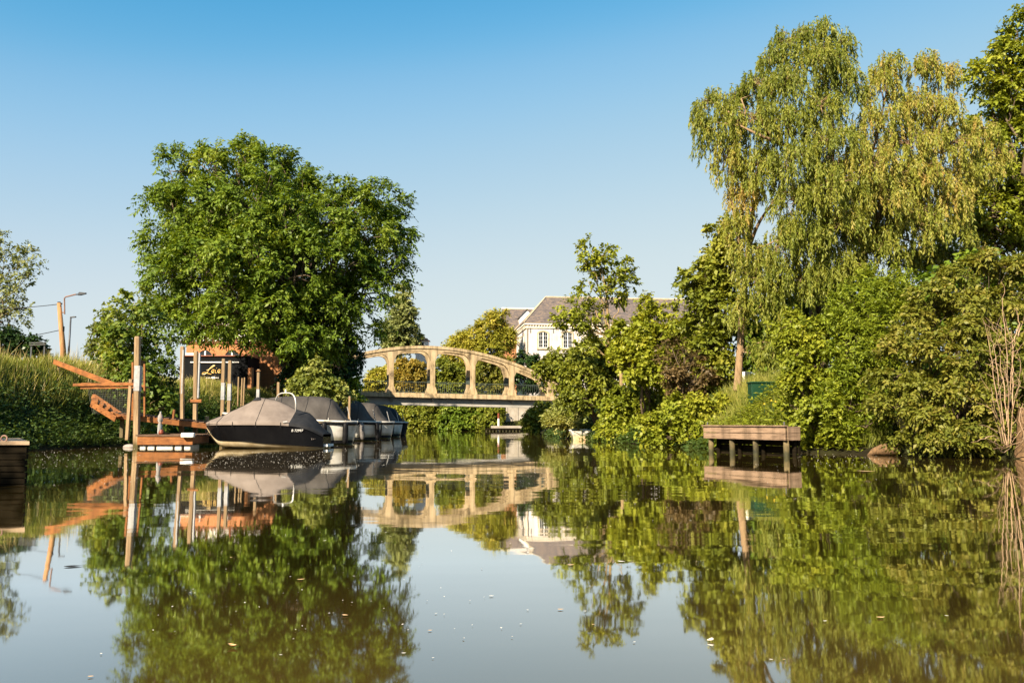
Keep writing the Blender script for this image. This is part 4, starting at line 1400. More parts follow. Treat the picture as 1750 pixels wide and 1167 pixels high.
    for t in np.linspace(0, math.pi, 15):
        c, s = math.cos(t), math.sin(t)
        hp.append((X(0.655)-0.44*math.copysign(abs(c)**0.7, c), -0.12-0.30*c*-1.0, 1.22+0.66*abs(s)**0.55))
    MB().tube(hp, 0.024, 8).build('steel_hoop', M['chrome'], root, smooth=True, local=True)
    MB().tube([(X(0.655), -0.12, 1.88), (X(0.655), -0.12, 2.0)], 0.028, 8).build('nav_light', M['white_paint'], root, local=True)
    MB().tube([(X(0.70), -1.06, 0.87), (X(0.735), -1.05, 0.885)], 0.03, 6).build('cover_cleat', M['chrome'], root, local=True)
    # registration and maker's mark on the side
    def on_side(f, zz):
        r = [np.interp(f, [s[0] for s in st], [s[j] for s in st]) for j in range(1, 6)]
        b, zs, cb, zc = r[0], r[1], r[2], r[3]
        t = (zz-zc)/(zs-zc)
        y = np.interp(t, [0, 0.45, 0.93], [-cb, -(cb*0.45+b*0.55), -b])
        return y
    f0 = (at(500, 733, 28.6).x - root.location.x)/Lh + 0.5 - 0.01
    z0 = at(500, 737.5, 28.6).z
    y0, y1 = on_side(f0, z0), on_side(f0+0.11, z0)
    yaw = math.atan2(y1-y0, 0.11*Lh)
    lean = math.atan2(abs(on_side(f0, z0+0.15)-y0), 0.15)
    text_mesh('B 72997', 0.115, M['white_paint'], root, (X(f0), y0-0.03, z0), (R(90)+lean, 0, yaw-0.05), 'registration_number', 0.15)
    f1 = f0+0.155
    z1 = z0-0.27
    mk_ = MB()                                       # small pale mark, too small to read in the picture
    ya_, yb_ = on_side(f1, z1)-0.02, on_side(f1+0.07, z1)-0.02
    for q_ in range(6):
        t_ = q_/5
        xq, yq = X(f1+0.05*t_), ya_+(yb_-ya_)*t_
        h_ = 0.055 if q_ == 0 else 0.034
        mk_.beam((xq, yq, z1), (xq+0.012, yq, z1+h_), 0.004, 0.009, up=(1, 0, 0))
    mk_.build('maker_mark', M['buoy'], root, local=True)
    # stern step and rope
    MB().box((X(0.985), -0.5, 0.05), (X(1.03), 0.5, 0.13)).build('stern_step', M['white_paint'], root, local=True)
    MB().tube([(X(0.03), -0.1, 0.62), (X(-0.01), 0.2, 0.46), (X(-0.04), 0.9, 0.47)], 0.012, 5).build('bow_line', M['rope'], root, local=True)
speedboat()

def sloop(px_stern, d, Lh, label, seed, hcan=1.92, yaw=0.0, dark=False, fenders=((0.62, 'fender_grey'), (0.80, 'rubber'), (0.93, 'rubber'))):
    """White open sloop: bow to the bank on the left, round stern to the right, grey canopy."""
    rng = np.random.default_rng(seed)
    xs = at(px_stern, 722, d).x
    root = thing('canopied_sloop', (xs-Lh/2, d, 0), label, 'boat', 'canopied sloops moored side by side', rz=yaw)
    X = lambda f: (f-0.5)*Lh
    st = [(0.0, 0.05, 1.22, -0.1), (0.08, 0.42, 1.17, -0.3), (0.2, 0.76, 1.10, -0.35), (0.4, 1.0, 1.02, -0.38), (0.6, 1.04, 0.96, -0.38),
          (0.78, 0.98, 0.91, -0.36), (0.90, 0.80, 0.88, -0.32), (0.97, 0.5, 0.87, -0.28), (1.0, 0.16, 0.87, -0.25)]
    st = catmull(st, 30)
    rows = []
    for f, b, zs, zk in st:
        b = max(b, 0.02); x = X(f)
        tuck = 0.10*max(0, (f-0.8)/0.2)*Lh*0.4
        rows.append([(x-tuck, 0, zk), (x-tuck, -b*0.72, zk+0.1), (x-tuck*0.6, -b*0.93, 0.16), (x-tuck*0.2, -b*0.99, 0.55), (x, -b, zs)])
    m_ = MB(); m_.grid(rows); m_.grid([[(x, -y, z) for x, y, z in r] for r in rows])
    e = rows[-1][::-1] + [(x, -y, z) for x, y, z in rows[-1]][1:]
    m_.add(e, [tuple(range(len(e)))])
    m_.build('hull', M['rubber' if dark else 'gelcoat'], root, smooth=True, local=True)
    # deck rim, rub rail, rope, boot stripe
    for s_ in (-1, 1):
        MB().tube([(X(f), s_*(max(b, .02)+0.01), zs-0.06) for f, b, zs, zk in st], 0.055, 7).build('rub_rail', M['rubber'], root, smooth=True, local=True)
        MB().tube([(X(f)-0.01, s_*(max(b, .02)-0.05), zs+0.015) for f, b, zs, zk in st], 0.05, 7).build('deck_rim', M['gelcoat'], root, smooth=True, local=True)
        MB().tube([(X(f), s_*(max(b, .02)+0.055), zs-0.06) for f, b, zs, zk in st[6:20]], 0.028, 6).build('rope_fender', M['rope'], root, smooth=True, local=True)
        rws = []
        for r, (f, b, zs, zk) in zip(rows, st):
            (xa, ya, za), (xb_, yb, zb_) = r[2], r[3]
            rws.append([(xa, s_*(abs(ya)+0.004)*1.0, 0.05), (xa, s_*(abs(ya)+0.006), 0.17)])
        MB().grid(rws).build('boot_stripe', M['rubber'], root, smooth=True, local=True)
    # canopy
    cs = [f for f in np.linspace(0.10, 0.94, 27)]
    rid = catmull([(0.10, 1.30), (0.25, hcan-0.22), (0.42, hcan-0.02), (0.6, hcan), (0.74, hcan-0.03), (0.82, hcan-0.16), (0.88, 1.35), (0.94, 0.93)], 26)
    crow = []
    for f in cs:
        b = np.interp(f, [s[0] for s in st], [s[1] for s in st])-0.09
        zs = np.interp(f, [s[0] for s in st], [s[2] for s in st])+0.045
        zr = np.interp(f, [r[0] for r in rid], [r[1] for r in rid])
        fold = 0.025*math.sin(f*38+seed)+0.012*rng.normal()
        row = []
        for t in np.linspace(-1, 1, 15):
            a = abs(t)
            z = zs + (zr-zs)*(1-a**2.3)**0.85
            row.append((X(f)+0.03*math.sin(9*t+seed), b*t*(1+0.02*math.sin(f*30)), z + fold*(1-a)*a*3))
        crow.append(row)
    m_ = MB(); m_.grid(crow); m_.add(crow[-1], [tuple(range(15))]); m_.add(crow[0], [tuple(range(15))])
    can = m_.build('canopy', M['cover_dark' if dark else 'cover_grey'], root, smooth=True, local=True)
    for j in (5, 11, 17, 22):
        MB().tube([(x, y, z+0.004) for x, y, z in crow[j]], 0.011, 5, cap=False).build('seam', M['cover_dark'], can, local=True)
    # hand rail along the deck edge
    for s_ in (-1, 1):
        hr = []
        for f in np.linspace(0.42, 0.66, 9):
            b = np.interp(f, [s[0] for s in st], [s[1] for s in st]); zs = np.interp(f, [s[0] for s in st], [s[2] for s in st])
            hr.append((X(f), s_*(b-0.03), zs+0.17-(0.12 if f in (0.42, 0.66) else 0)))
        MB().tube(hr, 0.018, 6).build('hand_rail', M['chrome'], root, smooth=True, local=True)
    # stern pole and cleat
    MB().tube([(X(0.955), 0, 0.9), (X(0.925), 0.0, 1.5)], 0.016, 6).build('stern_pole', M['chrome'], root, local=True)
    MB().tube([(X(0.82), -0.82, 0.95), (X(0.82), -0.82, 1.05)], 0.022, 6).build('cleat', M['chrome'], root, local=True)
    MB().tube([(X(0.02), 0, 1.1), (X(-0.08), 0.15, 0.92), (X(-0.2), 0.35, 0.9)], 0.012, 5).build('bow_line', M['rope'], root, local=True)
    # fenders on the camera side and round the stern
    for f, mt in fenders:
        b = np.interp(f, [s[0] for s in st], [s[1] for s in st]); zs = np.interp(f, [s[0] for s in st], [s[2] for s in st])
        y = -(b+0.12); x = X(f) + (0.08 if f > 0.9 else 0)
        tilt = rng.normal()*0.05
        prof = [(0.02, 0.30), (0.07, 0.26), (0.105, 0.18), (0.115, 0.0), (0.115, -0.34), (0.10, -0.46), (0.05, -0.54), (0.012, -0.56)]
        zc = zs-0.30
        m_ = MB()
        m_.grid([[(x+r*math.cos(a)+tilt*h, y+r*math.sin(a), zc+h) for a in np.linspace(0, 2*math.pi, 10, endpoint=False)] for r, h in prof], close=True)
        fo = m_.build('fender', M[mt], root, smooth=True, local=True)
        MB().tube([(x, y, zc+0.28), (x, y+0.10, zs+0.05)], 0.008, 5).build('lanyard', M['rope'], fo, local=True)
    return root
sloop(610, 34.6, 5.4, 'white sloop under a grey canopy, moored directly behind the black speedboat', 1)
sloop(651, 42.0, 5.4, 'third boat of the row, white sloop whose dark canopy shows right of the first', 2, 1.98, fenders=((0.70, 'rubber'), (0.86, 'fender_grey'), (0.97, 'rubber')))
sloop(673, 48.5, 5.3, 'fourth boat of the row, white sloop with a lighter grey canopy', 3, 2.0, fenders=((0.66, 'float'), (0.72, 'rubber'), (0.88, 'rubber')))
sloop(688, 54.0, 5.2, 'fifth boat of the row, half hidden white sloop with black fenders', 4, 2.0, fenders=((0.80, 'rubber'), (0.90, 'rubber')))
sloop(697, 59.0, 5.0, 'farthest boat of the row, dark hull at the end of the line', 6, 1.95, dark=True, fenders=((0.9, 'rubber'),))

def dinghy():
    d = 43.5
    a, b = at(975, 740, d), at(1015, 740, d)
    w = (b.x-a.x)
    root = thing('white_dinghy', ((a.x+b.x)/2, d, 0), 'small white dinghy with rusty waterline moored under the right bank bushes', 'boat')
    zt = at(990, 736.5, d).z
    hw = w/2
    st = [(0.0, 0.93, 0.80), (0.6, 1.0, 0.86), (1.4, 0.92, 0.80), (2.1, 0.62, 0.55), (2.6, 0.12, 0.1)]
    st = catmull(st, 14)
    rows = [[(-hw*t, y, zt+0.04*y*0.3), (-hw*bt*0.98, y, 0.16), (-hw*bt*0.92, y, -0.1), (hw*bt*0.92, y, -0.1), (hw*bt*0.98, y, 0.16), (hw*t, y, zt+0.04*y*0.3)] for y, t, bt in st]
    m_ = MB(); m_.grid(rows); m_.add(rows[0], [tuple(range(6))]); m_.build('hull', M['gelcoat'], root, local=True)
    st_ = MB()
    r0 = rows[0]
    st_.add([(r0[1][0]-.004, -0.006, 0.19), (r0[2][0], -0.006, -0.05), (r0[3][0], -0.006, -0.05), (r0[4][0]+.004, -0.006, 0.19)], [(0,1,2,3)])
    st_.build('rust_band', surf('rust_stain', (0.45, 0.27, 0.12), (0.68, 0.52, 0.33), 6.0, 0.6, bump=0.05), root, local=True)
    MB().tube([(r[0][0], r[0][1], r[0][2]+0.02) for r in rows] , 0.03, 6).build('gunwale', M['white_paint'], root, local=True)
    MB().tube([(r[5][0], r[5][1], r[5][2]+0.02) for r in rows] , 0.03, 6).build('gunwale', M['white_paint'], root, local=True)
    for s_ in (-1, 1):                               # curved dark marks on the transom
        MB().tube([(s_*hw*(0.20+0.55*t), -0.012, zt-0.05-0.14*(1-t)**2) for t in np.linspace(0, 1, 7)], 0.012, 5).build('transom_mark', M['rubber'], root, local=True)
    MB().box((-0.02, -0.014, 0.2), (0.02, -0.003, 0.34)).build('transom_mark', M['rubber'], root, local=True)
    MB().box((-hw*0.8, 0.7, zt-0.14), (hw*0.8, 0.95, zt-0.10)).build('thwart', M['wood_grey'], root, local=True)
    # outboard motor at the side
    om = MB(); om.box((hw+0.05, 0.1, zt+0.02), (hw+0.42, 0.45, zt+0.20)); om.tube([(hw+0.22, 0.27, zt+0.02), (hw+0.26, 0.27, -0.2)], 0.05, 8)
    bevel(om.build('outboard_motor', M['buoy'], root, local=True), 0.04, 2)
dinghy()

# ------------------------------------------------------------------ right-hand jetty
def jetty():
    A, B = at(1204, 772, 24.9), at(1344, 779, 21.7)
    A.z = B.z = 0
    ax = (B-A).normalized(); Lj = (B-A).length
    nb = Vector((-ax.y, ax.x, 0))
    if nb.y < 0: nb = -nb
    zt = 0.77
    root = thing('timber_jetty', A, 'weathered brown timber jetty on four piles at the right bank', 'jetty')
    uz = Vector((0, 0, 1))
    half = Lj*0.61
    for z0, z1, splits in ((zt-0.185, zt-0.012, (0, Lj)), (zt-0.36, zt-0.20, (0, half, Lj))):
        for i in range(len(splits)-1):
            a, b = splits[i]+(0.003 if i else 0), splits[i+1]-0.003
            o = MB().beam(A+ax*a+uz*(z0+z1)/2, A+ax*b+uz*(z0+z1)/2, 0.05, z1-z0).build('fascia_board', M['wood_grey'], root); bevel(o, 0.006)
    o = MB().beam(A-ax*0.03+uz*(zt+0.005)-nb*0.01, A+ax*(Lj+0.03)+uz*(zt+0.005)-nb*0.01, 0.12, 0.03).build('edge_board', M['wood_grey'], root)
    # return towards the bank at the right end
    E_ = A+ax*(Lj+0.03)
    for z0, z1 in ((zt-0.185, zt-0.012), (zt-0.36, zt-0.19)):
        o = MB().beam(E_+nb*0.03+uz*(z0+z1)/2, E_+nb*0.42+uz*(z0+z1)/2, 0.05, z1-z0).build('return_board', M['wood_grey'], root); bevel(o, 0.006)
    n = 14
    for i in range(n):
        a = (i+0.5)*Lj/n
        MB().beam(A+ax*a+nb*0.08+uz*(zt-0.03), A+ax*a+nb*0.42+uz*(zt-0.03), Lj/n-0.015, 0.035).build('deck_plank', M['wood_grey'], root)
    for f in (0.05, 0.33, 0.62, 0.965):
        c = A+ax*(Lj*f)+nb*0.11
        MB().tube([c+uz*-0.8, c+uz*(zt-0.37)], 0.075, 10).build('pile', M['wood_pile'], root, smooth=True)
        c2 = c+nb*0.26
        MB().tube([c2+uz*-0.5, c2+uz*(zt-0.07)], 0.06, 10).build('rear_pile', M['wood_dark'], root, smooth=True)  # near-black to go with the painted shade beneath the deck
    for i in range(5):
        z0 = -0.35+i*0.20
        MB().beam(A+ax*0.05+nb*0.47+uz*(z0+0.1), A+ax*(Lj-0.05)+nb*0.47+uz*(z0+0.1), 0.05, 0.19).build('under_shade_board', M['wood_dark'], root)  # added dark boards standing in for the black shade under the deck
    for f in (0.03, 0.97):
        c = A+ax*(Lj*f)+nb*0.05
        MB().tube([c+uz*zt, c+uz*(zt+0.11)], 0.02, 7).build('cleat', M['wire'], root)
jetty()

# far landing, posts, wall and green cabinet
def far_landing():
    d = 88.0
    A, B = at(829, 733, d), at(914, 733, d)
    zt = at(860, 727.5, d).z
    root = thing('concrete_landing', ((A.x+B.x)/2, d, 0), 'low grey concrete landing on timber piles below the far lawn', 'landing')
    MB().box((A.x+0.6, d, zt-0.24), (B.x, d+2.5, zt)).build('slab', M['concrete_grey'], root)
    MB().box((A.x, d-0.35, zt-0.42), (B.x-1.5, d+0.5, zt-0.245)).build('waling', M['wood_dark'], root)
    for i in range(11):
        x = A.x+0.15+i*0.34
        MB().tube([(x, d-0.25, -0.6), (x, d-0.25, zt-0.42)], 0.09, 7).build('pile', M['wood_pile'], root)
    p = at(852, 722, 89.6)
    r = thing('marker_post', (p.x, 89.6, gz(p.x, 89.6)), 'red and white marker post in front of the dark shrubs', 'post')
    z0, z1, z2 = gz(p.x, 89.6)-0.2, at(852, 715, 89.6).z, at(852, 706, 89.6).z
    MB().tube([(p.x, 89.6, z0), (p.x, 89.6, z1)], 0.10, 8).build('lower_part', M['white_paint'], r)
    MB().tube([(p.x, 89.6, z1+.002), (p.x, 89.6, z2)], 0.11, 8).build('upper_part', M['red_paint'], r)
    # pale retaining wall under the right end of the bridge
    d = 94.8
    A, B = at(866, 700, d), at(1010, 700, d)
    z1 = at(900, 688, d).z; z0 = 0.6
    root = thing('retaining_wall', ((A.x+B.x)/2, d, z0), 'pale panelled concrete wall beneath the right end of the bridge', 'wall')
    n = 8
    for i in range(n):
        xa = A.x+(B.x-A.x)*i/n; xb = A.x+(B.x-A.x)*(i+1)/n
        MB().box((xa+0.1, d, z0), (xb-0.1, d+0.2, z1)).build('panel', M['concrete_grey'], root)
        MB().box((xa-0.098, d-0.06, z0), (xa+0.098, d+0.25, z1+0.05)).build('pillar', M['concrete_grey'], root)
    # green cabinet behind the jetty
    d = 29.0
    A, B = at(1285, 677, d), at(1327, 652, d)
    g = gz((A.x+B.x)/2, d)
    root = thing('green_cabinet', ((A.x+B.x)/2, d, g), 'dark green metal cabinet in the greenery above the jetty', 'cabinet')
    o = MB().box((A.x, d, g-0.05), (B.x, d+0.5, B.z-0.05)).build('body', M['green_metal'], root); bevel(o, 0.01)
    o = MB().box((A.x-0.03, d-0.04, B.z-0.048), (B.x+0.03, d+0.54, B.z)).build('lid', M['green_metal'], root); bevel(o, 0.01)
    xm = (A.x+B.x)/2+0.2
    MB().box((xm-0.006, d-0.006, g), (xm+0.006, d-0.001, B.z-0.06)).build('door_gap', M['rubber'], root)
    w = at(1272, 641, 33.0)
    root = thing('garden_ornament', (w.x, 33.0, gz(w.x, 33.0)), 'white and rust garden basin beside the pale willow trunk', 'basin')
    m_ = MB(); zz = gz(w.x, 33.0)
    prof = [(0.12, zz-0.05), (0.10, w.z-0.25), (0.22, w.z-0.05), (0.27, w.z+0.1), (0.2, w.z+0.12)]
    m_.grid([[(w.x+r*math.cos(a), 33.0+r*math.sin(a), z) for a in np.linspace(0, 2*math.pi, 12, endpoint=False)] for r, z in prof], close=True)
    m_.build('bowl', M['white_paint'], root, smooth=True)
    # log in the water at the right
    l0, l1 = at(1478, 776, 22.9), at(1530, 768, 22.6)
    m_ = MB()
    pts = [Vector((l0.x, 22.7, 0.0)), l0.lerp(l1, 0.3)+Vector((0, 0, 0.03)), l0.lerp(l1, 0.6)+Vector((0, 0, 0.05)), l1+Vector((0, 0, 0.02)), l1+Vector((0.15, 0.3, -0.05))]
    for p in pts: p.z = max(p.z, 0.0)
    m_.tube(pts, [0.03, 0.10, 0.15, 0.17, 0.13], 10)
    o = m_.build('fallen_log', M['log'], None, smooth=True, origin=pts[2]); tag(o, 'rotting brown log half in the water under the right bank shrubs', 'log')
far_landing()

# ------------------------------------------------------------------ the big tree on the left bank
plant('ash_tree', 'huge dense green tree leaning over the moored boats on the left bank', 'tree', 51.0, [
    (290,285,42,32,0,.05),(345,275,48,34,-1,.06),(400,268,50,34,0,.08),(455,282,52,36,-1,.04),(515,290,50,36,0,.06),(550,325,48,42,-1,.04),
    (276,340,28,30,0,.03),(300,355,46,42,-1.5,0),(285,425,38,40,-1,0),(292,475,44,48,-1.5,.05),(325,530,54,44,-2,.05),(275,500,28,34,0,.04),
    (365,350,66,56,-2.5,.02),(430,350,66,56,-3.2,0),(350,440,66,60,-3.5,.04),(430,440,72,62,-4.4,.03),(400,520,66,50,-4.4,.05),
    (490,380,62,56,-3.2,-.02),(505,460,62,56,-3.6,.0),(470,530,62,48,-4,.0),(350,550,42,22,-2.5,.0),(425,566,46,22,-3,-.03),
    (600,360,50,46,-1.5,.06),(645,345,44,34,0,.08),(672,385,32,40,0,.05),(625,400,52,36,-2,.14),(660,435,36,40,-.5,.06),(580,430,52,46,-2.6,.0),
    (640,490,44,44,-1,.0),(575,510,56,52,-2.4,-.06),(614,545,32,36,-1,-.04),(530,570,54,44,-2.6,-.08),(672,470,22,18,0,.02),
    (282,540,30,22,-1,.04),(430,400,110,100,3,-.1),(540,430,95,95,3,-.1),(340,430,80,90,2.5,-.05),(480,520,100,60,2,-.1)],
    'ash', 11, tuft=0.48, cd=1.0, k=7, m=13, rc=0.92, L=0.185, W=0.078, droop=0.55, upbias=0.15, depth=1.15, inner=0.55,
    trunk=[(500,690,51),(502,640,51),(505,580,51),(495,520,51),(480,440,51),(460,360,51.5)], trunk_r=0.55, twigs=0.3,
    ivy=[(530,600,42,50,-.5,-.05),(560,630,50,40,-.3,-.05),(515,650,46,34,-.5,-.05),(590,610,34,36,.3,0),(560,575,50,40,-.8,-.05),(500,560,40,40,-1.2,-.05),(590,650,22,24,.5,0),(545,530,40,40,-1.5,-.08)])

# ------------------------------------------------------------------ left bank plants
plant('maple_sapling', 'young broad-leaved tree with pale shoots behind the orange gangway', 'tree', 36.0, [
    (228,512,20,18,0,.18),(212,545,30,30,0,.12),(245,545,34,32,-.4,.05),(190,592,30,34,.3,.05),(225,590,40,36,-.6,.0),(262,588,28,36,-.3,-.02),
    (245,640,46,40,-1,-.05),(278,650,26,36,-.5,-.08),(262,690,46,38,-1.2,-.12),(215,640,36,32,-.8,.0),(285,690,30,30,-1,-.12),(200,625,26,24,0,.08),(240,720,36,18,-1.4,-.1)],
    'maple', 21, tuft=0.6, cd=1.9, k=6, m=8, rc=0.55, L=0.135, W=0.10, droop=0.5, trunk_r=0.09, twigs=0.3, bark='bark_young', base_px=245)
plant('poplar_tree', 'grey-green far tree left behind the young broad-leaved tree', 'tree', 82.0, [
    (188,548,16,20),(180,575,22,26),(196,575,18,30),(172,600,20,20),(190,605,26,18)],
    'grey', 22, cd=1.4, k=6, m=8, rc=0.8, L=0.26, W=0.15, trunk_r=0.2)
plant('birch_tree', 'airy tree cut by the left edge of the picture', 'tree', 58.0, [
    (12,425,34,24,0,.05),(45,440,22,16,0,.05),(10,465,30,20,0,0),(52,462,16,12,0,.03),(35,490,26,16,0,0),(5,510,34,24,.5,0),(50,522,20,12,0,.0),(15,545,28,16,.4,-.05),
    (-40,440,40,34),(-50,500,46,40),(-40,555,40,26),(-100,470,50,50)],
    'grey', 23, cd=1.0, k=6, m=8, rc=0.75, L=0.17, W=0.09, droop=0.5, trunk_r=0.16, twigs=0.6, base_px=-30)
plant('dark_shrub', 'dark rounded shrub standing on the left bank before the utility pole', 'shrub', 43.0, [
    (52,590,22,16,0,-.1),(35,600,20,14,0,-.1),(66,602,12,12,0,-.1)], 'ivy', 24, cd=4, k=6, m=7, rc=0.4, L=0.12, W=0.08, shrub=True, trunk_r=0.04)
plant('dark_shrub', 'dark shrub at the very left edge under the airy tree', 'shrub', 43.0, [
    (12,582,18,18,0,-.1),(-15,590,26,22,0,-.1),(28,592,12,12,0,-.1)], 'ivy', 25, cd=4, k=6, m=7, rc=0.4, L=0.12, W=0.08, shrub=True, trunk_r=0.04)
plant('pale_shrub', 'bright pale-leaved shrub in front of the big tree above the boats', 'shrub', 40.5, [
    (530,652,26,22,0,.05),(558,664,28,18,-.3,.1),(508,664,18,18,0,0),(541,632,12,14,0,.12),(580,674,18,12,-.2,.1),(545,675,30,14,-.5,0)],
    'pale', 26, cd=4.5, k=6, m=7, rc=0.4, L=0.14, W=0.10, shrub=True, trunk_r=0.03)
plant('dark_shrub', 'shaded ivy-like shrub at the foot of the big tree beside the bridge', 'shrub', 50.0, [
    (598,665,14,22,0,-.05),(584,672,16,18,-.5,-.05),(604,690,14,14,0,0)], 'ash', 27, cd=3.5, k=6, m=8, rc=0.4, L=0.14, W=0.08, shrub=True, trunk_r=0.04)

# ------------------------------------------------------------------ behind and under the bridge
plant('poplar_tree', 'upright grey-green tree rising over the left part of the bridge', 'tree', 112.0, [
    (690,505,11,16,0,.05),(683,528,18,20),(697,530,13,18),(675,560,17,26),(692,562,20,24),(685,590,24,18),(706,575,9,18),(668,590,12,16)],
    'grey', 31, cd=1.5, k=6, m=8, rc=0.9, L=0.30, W=0.18, trunk_r=0.25, upbias=0.5)
plant('willow_tree', 'yellow-green feathery tree behind the right half of the bridge arch', 'tree', 98.0, [
    (782,588,22,16,0,.05),(808,580,22,20,0,.0),(832,570,24,24,0,.05),(848,556,18,20,0,.1),(864,588,18,24,0,0),(845,600,30,26,-.5,0),(805,610,30,24,-.5,-.03),(775,608,20,18,0,0),(840,545,10,14,0,.08)],
    'yellow', 32, cd=2.0, k=7, m=9, rc=0.8, L=0.24, W=0.10, droop=0.2, upbias=0.4, trunk_r=0.2)
plant('ochre_shrub', 'ochre turning shrub seen through the bridge bay left of centre', 'shrub', 95.0, [
    (700,632,22,18,0,.05),(718,640,18,18,0,0),(692,652,20,18,0,0),(716,660,18,14,0,0)], 'orange', 33, cd=2.6, k=6, m=8, rc=0.6, L=0.2, W=0.12, shrub=True, trunk_r=0.05)
plant('green_shrub', 'yellow-green shrub seen through the leftmost bay of the bridge', 'shrub', 95.5, [
    (648,648,18,22,0,0),(636,660,16,16,0,.05),(666,640,14,20,0,-.05),(655,668,22,12,0,0),(676,662,12,16)], 'yellow', 34, cd=2.4, k=6, m=8, rc=0.6, L=0.2, W=0.12, shrub=True, trunk_r=0.05)
plant('green_shrub', 'rounded green shrub framed by the middle bay of the bridge', 'shrub', 96.0, [
    (760,632,24,22,0,0),(782,640,22,22,0,-.05),(756,658,22,18,0,-.05),(786,662,20,16,0,-.05)], 'mid', 35, cd=1.9, k=6, m=8, rc=0.6, L=0.2, W=0.12, shrub=True, trunk_r=0.05)
plant('green_shrub', 'brownish green shrub framed by the bridge bay right of the middle', 'shrub', 95.5, [
    (830,638,24,22,0,.1),(852,650,20,20,0,.2),(826,662,20,14,0,-.05),(850,628,18,18,0,.05),(866,640,14,20)], 'dogwood', 36, cd=1.9, k=6, m=8, rc=0.6, L=0.2, W=0.12, shrub=True, trunk_r=0.05)
plant('dark_shrub', 'dark glossy evergreen below the manor windows behind the bridge end', 'shrub', 79.0, [
    (905,620,20,14,0,0),(926,622,16,14,0,0),(900,645,22,20,0,.05),(930,650,22,20,0,.05),(955,655,18,20)], 'ivy', 37, cd=2.2, k=6, m=8, rc=0.5, L=0.18, W=0.11, shrub=True, trunk_r=0.05)
for i_, (cx_, leaf_, lab_, tb_) in enumerate((
        (636, 'yellow', 'yellowish shrub at the far water edge, leftmost under the bridge', 0.05),
        (668, 'yellow', 'yellow-green shrub at the far water edge, second from left under the bridge', 0.0),
        (702, 'mid', 'fresh green shrub at the far water edge right of the last boat', 0.08),
        (738, 'mid', 'mid green shrub at the far water edge below the bridge centre', 0.0),
        (776, 'ash', 'deep green spreading shrub at the far water edge below the middle bays', 0.0),
        (812, 'ash', 'dark green shrub at the far water edge left of the marker post', -0.05),
        (826, 'mid', 'small leafy shrub hanging behind the concrete landing', -0.05))):
    plant('waterside_shrub', lab_, 'shrub', 92.6 + (i_ % 2)*0.7, [
        (cx_-10, 703, 20, 16, 0, tb_), (cx_+10, 708, 20, 18, -.3, tb_), (cx_-8, 724, 20, 14, -1.4, tb_), (cx_+9, 727, 20, 11, -1.5, tb_), (cx_, 690, 18, 12, .3, tb_)],
        leaf_, 40+i_, cd=2.1, k=6, m=8, rc=0.6, L=0.2, W=0.13, shrub=True, trunk_r=0.05, group='shrubs along the far water edge')

# ------------------------------------------------------------------ right bank, middle distance
plant('young_ash_tree', 'slender young tree with a light crown in front of the manor roof', 'tree', 40.0, [
    (1012,420,16,14,0,.05),(1000,440,16,12),(1030,432,18,16),(1022,455,22,16),(1048,455,20,16),(1070,462,12,12),(1058,480,20,12),(1072,498,14,9),(1048,505,22,10),(1005,478,16,10),(1000,500,20,10),(1030,490,16,10),
    (985,525,24,20,-.3,-.05),(962,540,12,14),(978,550,22,16,-.3,-.05),(1000,560,18,14),(1012,535,14,14),(1046,560,14,16,0,-.1),(1008,590,16,12,0,-.1)],
    'bright', 51, cd=2.4, k=6, m=8, rc=0.42, L=0.15, W=0.08, droop=0.35, trunk=[(1062,640,40),(1052,600,40),(1041,575,40),(1038,530,40),(1036,495,40),(1026,450,40)], trunk_r=0.11, bark='bark_young', twigs=0.45)
plant('overhanging_shrub', 'wide leafy shrub overhanging the right end of the bridge', 'shrub', 43.0, [
    (945,630,26,16,0,.05),(975,612,30,20,0,.03),(1010,605,30,22,0,.03),(1045,612,30,26,0,0),(980,652,30,20,-.4,-.03),(1005,645,36,28,-.8,0),(1045,650,34,30,-1,0),(932,640,12,9,0,.05),(1005,680,30,20,-.5,-.05)],
    'mid', 52, tuft=0.58, cd=3.1, k=6, m=8, rc=0.5, L=0.135, W=0.09, shrub=True, trunk_r=0.06, base_px=1035)
plant('sycamore_shrub', 'tall bright sycamore with pale shoot tips right of the slender young tree', 'shrub', 38.0, [
    (1105,522,7,14,0,.2),(1128,534,7,12,0,.18),(1150,538,7,12,0,.18),(1100,564,26,20,0,.1),(1140,570,28,22,-.3,.08),(1080,578,30,28,-.2,.05),(1118,592,38,32,-.8,.04),(1165,575,26,30,0,.04),(1085,622,38,30,-1,0),(1135,632,34,30,-1.2,-.02),(1060,600,22,22,0,.06)],
    'bright', 53, tuft=0.58, cd=3.5, k=6, m=8, rc=0.45, L=0.135, W=0.10, droop=0.35, shrub=True, trunk_r=0.06)
plant('withered_shrub', 'withered brown shrub in the middle of the right bank greenery', 'shrub', 34.5, [
    (1148,590,20,16,0,0),(1170,606,26,20,0,0),(1188,640,32,28,-.2,0),(1160,660,26,22,0,.05),(1175,685,28,18,-.2,.05),(1205,625,18,24),(1145,625,18,20)],
    'brown', 54, cd=1.5, k=7, m=8, rc=0.42, L=0.12, W=0.055, shrub=True, trunk_r=0.04, twigs=0.8)
plant('waterside_shrub', 'deep green leafy shrub at the water beside the white dinghy', 'shrub', 39.5, [
    (1054,712,26,24,-.5,0),(1065,690,34,26,-.5,.03),(1095,705,34,28,-.8,0),(1066,738,30,14,-1.2,-.05),(1110,735,34,16,-1.5,-.05),(1042,732,16,16,0,0),(1095,675,34,26,0,.02),(1048,690,22,20,0,.05)],
    'bright', 55, tuft=0.58, cd=3.5, k=6, m=8, rc=0.42, L=0.12, W=0.095, shrub=True, trunk_r=0.05)
